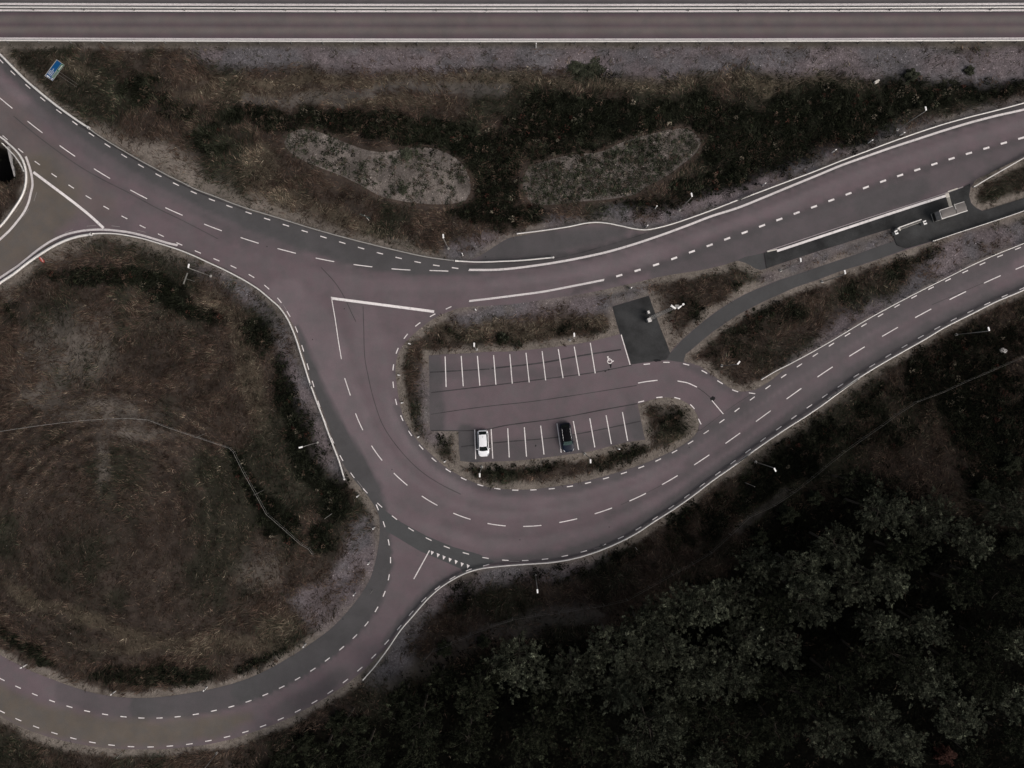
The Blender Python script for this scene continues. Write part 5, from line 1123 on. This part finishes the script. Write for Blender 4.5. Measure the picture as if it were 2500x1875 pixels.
def leaf_patch(name, n, seed, dens, cols, wts, hmax, label, size=(.10, .26), rad=.55, nb=16, dim=True, box=None):
    x, y, r = veg_points(n, seed, dens, box); m = len(x)
    H = r.uniform(.25, 1, m) ** 1.5 * hmax; Rr = r.uniform(.5, 1.3, m) * rad
    cid = np.repeat(np.arange(m), nb); N = m * nb
    th = r.uniform(0, 2 * np.pi, N); rr = np.sqrt(r.random(N)) * Rr[cid]; px = x[cid] + np.cos(th) * rr; py = y[cid] + np.sin(th) * rr
    k = sample(D, px, py) > .1; px, py, cid, th, rr = px[k], py[k], cid[k], th[k], rr[k]; N = len(px)
    pz = sample(HT, px, py) + H[cid] * np.clip(1 - (rr / (Rr[cid] + .01)) ** 2, 0.05, 1) ** .7 * r.uniform(.35, 1, N)
    s = r.uniform(size[0], size[1], N); a = th + r.normal(0, .9, N); tilt = r.uniform(-.9, .9, N)
    d = np.stack([np.cos(a), np.sin(a), np.sin(tilt) * .8], -1); d /= np.linalg.norm(d, axis=1)[:, None]
    roll = r.uniform(-.9, .9, N); side = np.stack([-np.sin(a) * np.cos(roll), np.cos(a) * np.cos(roll), np.sin(roll)], -1)
    c0 = np.stack([px, py, pz], -1); L = s[:, None]; W_ = (s * r.uniform(.22, .40, N))[:, None]
    v = np.stack([c0 - d * L * .5, c0 + side * W_, c0 + d * L * .5, c0 - side * W_], 1).reshape(-1, 3)
    cb = np.array(cols)[r.choice(len(cols), m, p=np.array(wts) / sum(wts))][cid] * np.exp(r.normal(0, .4, m))[cid][:, None] * r.uniform(.65, 1.4, N)[:, None]
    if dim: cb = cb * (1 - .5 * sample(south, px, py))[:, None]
    o = mesh_np(name, v, np.arange(N * 4), 4, M['leafy'], colors=np.repeat(cb, 4, axis=0)); tag(o, label, 'weeds', kind='stuff'); print(name, N); return o
dn = sstep(.25, .8, dark) * (D > .5) * (1 - .96 * gg) * (1 - .8 * oval) * (1 - forest) * (1 - trail * .6)
leaf_patch('tall_weeds', 58000, 21, lambda x, y: sample(dn, x, y) * .9, [(.009, .0105, .006), (.005, .006, .0036), (.020, .021, .014), (.044, .031, .023), (.085, .074, .056), (.038, .017, .013)], [5, 6, 2.4, 2.0, .5, .3], 1.1, 'dense dark green weeds filling the ditches', nb=20, size=(.12, .34))
mid = np.clip((1 - dark) * veg * sstep(.50, .66, fbm(GX, GY, 4.5, 121, 3)), 0, 1) * (1 - forest)
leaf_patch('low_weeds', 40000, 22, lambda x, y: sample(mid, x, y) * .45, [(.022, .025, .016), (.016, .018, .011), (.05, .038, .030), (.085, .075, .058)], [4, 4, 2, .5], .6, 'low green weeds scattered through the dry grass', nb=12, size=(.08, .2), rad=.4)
ovd = np.clip(oval * sstep(.36, .62, fbm(GX, GY, 1.6, 131, 3)) * .7 + 1.8 * blur(oval2, 3, 2) ** 3 * sstep(.26, .42, fbm(GX, GY, 3.4, 141, 3)) * (1 - ring), 0, 1)
leaf_patch('pond_weeds', 30000, 23, lambda x, y: sample(ovd, x, y) * .55, [(.030, .034, .022), (.022, .026, .017), (.055, .042, .034), (.10, .09, .07)], [4, 3, 1.5, .6], .55, 'bushy weeds growing on the two pale gravel beds', nb=14, size=(.10, .26), rad=.45, box=(-38, 33, 26, 46))
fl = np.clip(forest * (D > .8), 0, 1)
leaf_patch('undergrowth', 26000, 24, lambda x, y: sample(fl, x, y) * .8, [(.004, .005, .003), (.007, .008, .005), (.003, .0035, .002)], [4, 3, 4], 2.2, 'dark undergrowth on the floor of the wood', nb=14, size=(.15, .4), rad=.8)  # leaf colours near black, holding the shade under the crowns
# pale stones and litter-sized flints lying in the grass
x, y, r_s = veg_points(5200, 77, lambda x, y: sample(np.clip((D > .6) * (1 - forest) * (.10 + .35 * gg + .25 * pale + .25 * oval) * (1 - .7 * dark), 0, 1), x, y))
n_ = len(x); sz_ = np.exp(r_s.normal(-2.7, .38, n_)); z = sample(HT, x, y) + .25 * sz_ + .03
of_ = np.array([(1, 0, 0), (0, 1, 0), (-1, 0, 0), (0, -1, 0), (0, 0, .7), (0, 0, -.7)]) ; rot_ = r_s.uniform(0, 6.28, n_); cs_, sn_ = np.cos(rot_), np.sin(rot_)
loc_ = of_[None] * sz_[:, None, None] * r_s.uniform(.6, 1.4, (n_, 6, 1)); vx = loc_[..., 0] * cs_[:, None] - loc_[..., 1] * sn_[:, None] * .7; vy = loc_[..., 0] * sn_[:, None] + loc_[..., 1] * cs_[:, None] * .7
v_ = np.stack([vx + x[:, None], vy + y[:, None], loc_[..., 2] + z[:, None]], -1).reshape(-1, 3)
f_ = np.array([(0, 1, 4), (1, 2, 4), (2, 3, 4), (3, 0, 4), (1, 0, 5), (2, 1, 5), (3, 2, 5), (0, 3, 5)]); f_ = (f_[None] + 6 * np.arange(n_)[:, None, None]).ravel()
sc_ = np.repeat(np.array([(.24, .225, .21), (.15, .14, .13), (.38, .36, .34)])[r_s.choice(3, n_, p=(.4, .45, .15))], 6, axis=0)
tag(mesh_np('stones', v_, f_, 3, M['leafy'], colors=sc_), 'small pale stones scattered over gravel and grass', 'stones', kind='stuff')
# single low shrubs one can point at
def shrub(p, r_, h_, label, mat='leaf', seed=1, name='shrub', n=1400, group=None):
    rr = np.random.default_rng(seed); x, y = G2(p); root = empty(name, (x, y, gz(x, y)), 0, label, 'shrub', group)
    st_ = MB()
    for k in range(7):
        a_ = k * .9 + seed; st_.tube((0, 0, 0), (math.cos(a_) * r_ * .6, math.sin(a_) * r_ * .6, h_ * .7), .03, .01, 5)
    st_.build('stems', M['bark'], root)
    u = rr.normal(size=(n, 3)); u /= np.linalg.norm(u, axis=1)[:, None]; u[:, 2] = abs(u[:, 2]); k = (.75 + .35 * np.sin(u[:, 0] * 5 + seed) * np.cos(u[:, 1] * 6))[:, None] * (rr.random(n) ** .35)[:, None]
    c0 = u * k * np.array([r_, r_, h_]); a_ = rr.uniform(0, 6.28, n); d = np.stack([np.cos(a_), np.sin(a_), rr.uniform(-.6, .6, n)], -1); s2 = np.stack([-np.sin(a_), np.cos(a_), rr.uniform(-.6, .6, n)], -1)
    L = rr.uniform(.07, .17, n)[:, None]; v = np.stack([c0 - d * L, c0 + s2 * L * .5, c0 + d * L, c0 - s2 * L * .5], 1).reshape(-1, 3)
    mesh_np('foliage', v, np.arange(n * 4), 4, M[mat], root, colors=np.repeat(np.exp(rr.normal(0, .35, n)), 4)[:, None] * np.ones(3)); return root
shrub(T('C', (760, 530))[0], 3.2, .35, 'long green bush spreading over the gravel edge below the highway', 'leaf', 3, n=5200)
shrub(T('C', (640, 520))[0], 1.6, .6, 'small green bush at the left end of the long bush below the highway', 'leaf', 4, n=1600)
shrub(T('D', (1335, 590))[0], 1.5, 1.3, 'round dark bush on the gravel at the upper right', 'leaf', 5, n=2600)
shrub(T('D', (1790, 545))[0], 1.0, .7, 'small dark bush on the gravel near the right edge', 'leaf', 6, n=1200)
shrub(T('B', (1210, 1465))[0], .9, .6, 'round green bush near the lower edge of the left gravel bed', 'leaf', 7, n=900)
shrub(T('B', (1240, 1190))[0], 1.2, .6, 'green bush near the top edge of the left gravel bed', 'leaf', 8, n=1200)
shrub(T('F', (1980, 1180))[0], 1.0, .5, 'green tuft in the tawny grass above the car park', 'leaf', 9, n=900)
shrub((2308, 1842), 2.0, 2.2, 'reddish leaved shrub in front of the trees at the bottom right', 'leaf_red', 10, n=2600)

# ------------------------------------------------------------------ trees
def tree_proto(seed, Rr, Hh, nclus, dens=46):
    r = np.random.default_rng(seed); vs = []; trunk = MB()
    lean = r.normal(0, .25, 2)
    top = np.array([lean[0], lean[1], Hh * .80])
    trunk.tube((0, 0, -.5), (top[0] * .45, top[1] * .45, Hh * .45), .19, .12, 8); trunk.tube((top[0] * .45, top[1] * .45, Hh * .45), tuple(top), .12, .04, 7)
    nl = int(r.integers(8, 12)); ends = []
    for k in range(nl):
        a_ = k * 2.399 + r.uniform(-.3, .3); t = r.uniform(.30, .72); s_ = np.array([top[0] * t, top[1] * t, Hh * t * .95]); rr = Rr * r.uniform(.55, 1.0) * (1.05 - .35 * t)
        e = np.array([math.cos(a_) * rr, math.sin(a_) * rr, Hh * r.uniform(.62, .93)]); m_ = s_ * .5 + e * .5 + np.array([0, 0, -.3])
        trunk.tube(tuple(s_), tuple(m_), .075, .05, 5, False); trunk.tube(tuple(m_), tuple(e), .05, .02, 5, False); ends.append((s_, e))
    ends.append((top * .6, top + np.array([0, 0, Hh * .18])))
    cols_ = []
    for j in range(nclus):
        s_, e = ends[int(r.integers(len(ends)))]; t = r.uniform(.45, 1.05); p = s_ + (e - s_) * t + r.normal(0, Rr * .16, 3) * np.array([1, 1, .7])
        rad_ = p[:2] / (np.linalg.norm(p[:2]) + .5); a_ = math.atan2(rad_[1], rad_[0]) + r.normal(0, .55); up = r.uniform(-.1, 1.5)
        d0 = np.array([math.cos(a_), math.sin(a_), up]); d0 /= np.linalg.norm(d0); Ls = r.uniform(.40, .90); n = int(dens * Ls * 1.25)
        u = r.random(n) ** .8; ax = p + d0 * (u * Ls)[:, None] - np.array([0, 0, 1]) * (u ** 2 * .22)[:, None]
        th = r.uniform(0, 6.28, n); w0 = (.34 * (1 - u * .75) * np.sqrt(r.random(n)))[:, None]; sd_ = np.array([-d0[1], d0[0], 0]); sd_ /= np.linalg.norm(sd_); s3 = np.cross(d0, sd_)
        c0 = ax + w0 * (np.cos(th)[:, None] * sd_ + np.sin(th)[:, None] * s3)
        d = d0 + .75 * (np.cos(th)[:, None] * sd_ + np.sin(th)[:, None] * s3) + r.normal(0, .25, (n, 3)) + np.array([0, 0, -.3]); d /= np.linalg.norm(d, axis=1)[:, None]
        q_ = r.normal(0, 1, (n, 3)); q_[:, 2] *= .6; s2 = np.cross(d, q_); s2 /= np.linalg.norm(s2, axis=1)[:, None]; s2[:, 2] *= .6
        L = r.uniform(.07, .145, n)[:, None]; W_ = L * r.uniform(.28, .44, (n, 1))
        vs.append(np.stack([c0 - d * L, c0 + s2 * W_, c0 + d * L, c0 - s2 * W_], 1).reshape(-1, 3))
        cols_.append(np.repeat(math.exp(r.normal(-.2, .62)) * r.uniform(.65, 1.4, n), 4))
    v = np.concatenate(vs); return trunk, v, np.repeat(np.concatenate(cols_)[:, None], 3, axis=1)
PR = []
for i, (Rr, Hh, nc) in enumerate(((3.2, 10.5, 150), (3.6, 12.0, 180), (2.8, 9.5, 120), (4.0, 11.5, 210), (3.3, 12.5, 165), (2.6, 8.0, 105))):
    tk, v, cc_ = tree_proto(100 + i, Rr, Hh, int(nc * 2.0)); 
    me_t = bpy.data.meshes.new('trunk'); me_t.from_pydata(tk.v, [], tk.f); me_t.update(); me_t.materials.append(M['bark'])
    o = mesh_np('crown', v, np.arange(len(v)), 4, M['leaf'], colors=cc_); me1 = o.data; bpy.data.objects.remove(o)
    me2 = me1.copy(); me2.materials.clear(); me2.materials.append(M['leaf_dark']); PR.append((Rr, Hh, me_t, me1, me2))
TREES = [(1123, 1447, 68, 0), (1244, 1463, 62, 0), (1322, 1407, 58, 0), (1392, 1368, 50, 0), (1440, 1407, 50, 0), (1392, 1440, 50, 0), (1336, 1497, 50, 0), (1462, 1503, 52, 0), (1532, 1460, 70, 0), (1590, 1462, 50, 0), (1409, 1595, 70, 0),
 (1154, 1609, 58, 1), (1274, 1600, 55, 1), (1630, 1390, 58, 0), (1476, 1315, 52, 0), (1532, 1307, 50, 0), (1411, 1335, 42, 0), (1915, 1109, 54, 0), (2022, 1127, 60, 0), (2106, 1174, 46, 0), (1854, 1043, 42, 1), (1746, 1240, 52, 0), (1826, 1188, 50, 0),
 (1649, 1230, 50, 0), (1761, 1305, 54, 0), (1854, 1267, 50, 0), (1924, 1258, 48, 0), (1910, 1361, 46, 0), (2013, 1361, 46, 0), (1700, 1403, 46, 0), (2013, 1482, 58, 0), (2085, 1565, 54, 0), (1826, 1492, 56, 1), (1733, 1505, 48, 1),
 (1896, 1565, 60, 0), (1802, 1600, 52, 0), (1966, 1617, 46, 0), (1621, 1603, 50, 1), (2194, 1100, 46, 0), (2200, 1295, 46, 1), (2153, 1398, 46, 1), (2148, 1482, 46, 1), (2200, 1520, 44, 0), (866, 1530, 46, 1), (740, 1580, 40, 1), (903, 1572, 50, 1),
 (1029, 1524, 52, 1), (909, 1640, 46, 1), (1010, 1612, 48, 1), (610, 1650, 34, 1), (783, 1640, 46, 1), (690, 1640, 40, 1), (1600, 1300, 44, 0), (1690, 1320, 48, 1), (1550, 1560, 44, 1), (1690, 1590, 44, 1), (1960, 1200, 44, 1), (2080, 1270, 44, 1), (1500, 1610, 40, 1), (1180, 1520, 42, 1), (1060, 1450, 36, 1), (950, 1480, 36, 1), (2110, 1640, 30, 1), (2200, 1400, 40, 0), (2120, 1250, 44, 1), (2070, 1440, 44, 1), (1960, 1430, 46, 1), (1880, 1430, 44, 1), (2205, 1610, 38, 1), (1540, 1650, 46, 0), (1350, 1655, 44, 1), (1470, 1550, 44, 1), (1640, 1480, 44, 1), (1225, 1540, 44, 1)]
rowname = [(1215, 'top tree row of the wood'), (1345, 'second tree row from the top'), (1440, 'middle tree row of the wood'), (1540, 'second tree row from the bottom'), (9999, 'tree row along the bottom edge')]
ordn = ['first', 'second', 'third', 'fourth', 'fifth', 'sixth', 'seventh', 'eighth', 'ninth', 'tenth', 'eleventh', 'twelfth', 'thirteenth', 'fourteenth', 'fifteenth', 'sixteenth', 'seventeenth', 'eighteenth', 'nineteenth', 'twentieth', 'twenty-first', 'twenty-second', 'twenty-third', 'twenty-fourth', 'twenty-fifth']
def rowof(t): return next(i for i, (b_, _) in enumerate(rowname) if t[1] < b_)
rank = {}
for rI in range(5):
    for j, t in enumerate(sorted([t for t in TREES if rowof(t) == rI])): rank[t] = j
rs = random.Random(5)
for t in TREES:
    X, Y_, rp, dk_ = t; rm = rp / 14.6
    cand = min(PR, key=lambda p_: abs(p_[0] - rm) + rs.random() * 1.0)
    Rr, Hh, mt, m1, m2 = cand; sc = rm / Rr * 1.06; hsc = sc * rs.uniform(.9, 1.08)
    x, y = G2((X / .8848, Y_ / .8848), Hh * .8 * hsc); z = gz(x, y)
    root = empty('broadleaf_tree', (x, y, z), rs.uniform(0, 6.28), f"{'dark' if dk_ else 'grey green'} leafy tree, {ordn[rank[t]]} from left in the {rowname[rowof(t)][1]}", 'tree', 'broadleaf trees of the wood')
    root.scale = (sc, sc, hsc)
    o = link_mesh('trunk', mt, None, root); o = link_mesh('crown', m2 if dk_ else m1, None, root)
for i, (X, Y_, r_, h_) in enumerate(((735, 1548, 24, 1.8), (780, 1560, 24, 2.5), (660, 1600, 22, 2), (960, 1400, 20, 1.6), (1045, 1385, 16, 1.4), (1700, 1110, 26, 2.4), (1760, 1075, 22, 2), (1640, 1160, 22, 2), (2120, 1060, 30, 3), (2190, 1180, 30, 3), (2180, 1000, 24, 2))):
    shrub((X / .8848, Y_ / .8848), r_ / 13.3, h_, ['low dark bush left of the first trees by the ramp', 'low dark bush below the ramp guard rail end', 'low dark bush by the ramp near the bottom edge', 'low bush under the fence end at the ramp', 'small bush beside the trail at the wood corner',
          'dark bush at the wood edge under the long fence', 'dark bush right of the fence where the wood begins', 'dark bush between fence and trees left of the wood top', 'dark bush at the upper right corner of the wood', 'dark bush at the right edge beside the wood', 'dark bush near the right edge above the wood'][i], 'leaf_dark', 30 + i, n=2400)
print('objects', len(bpy.data.objects))
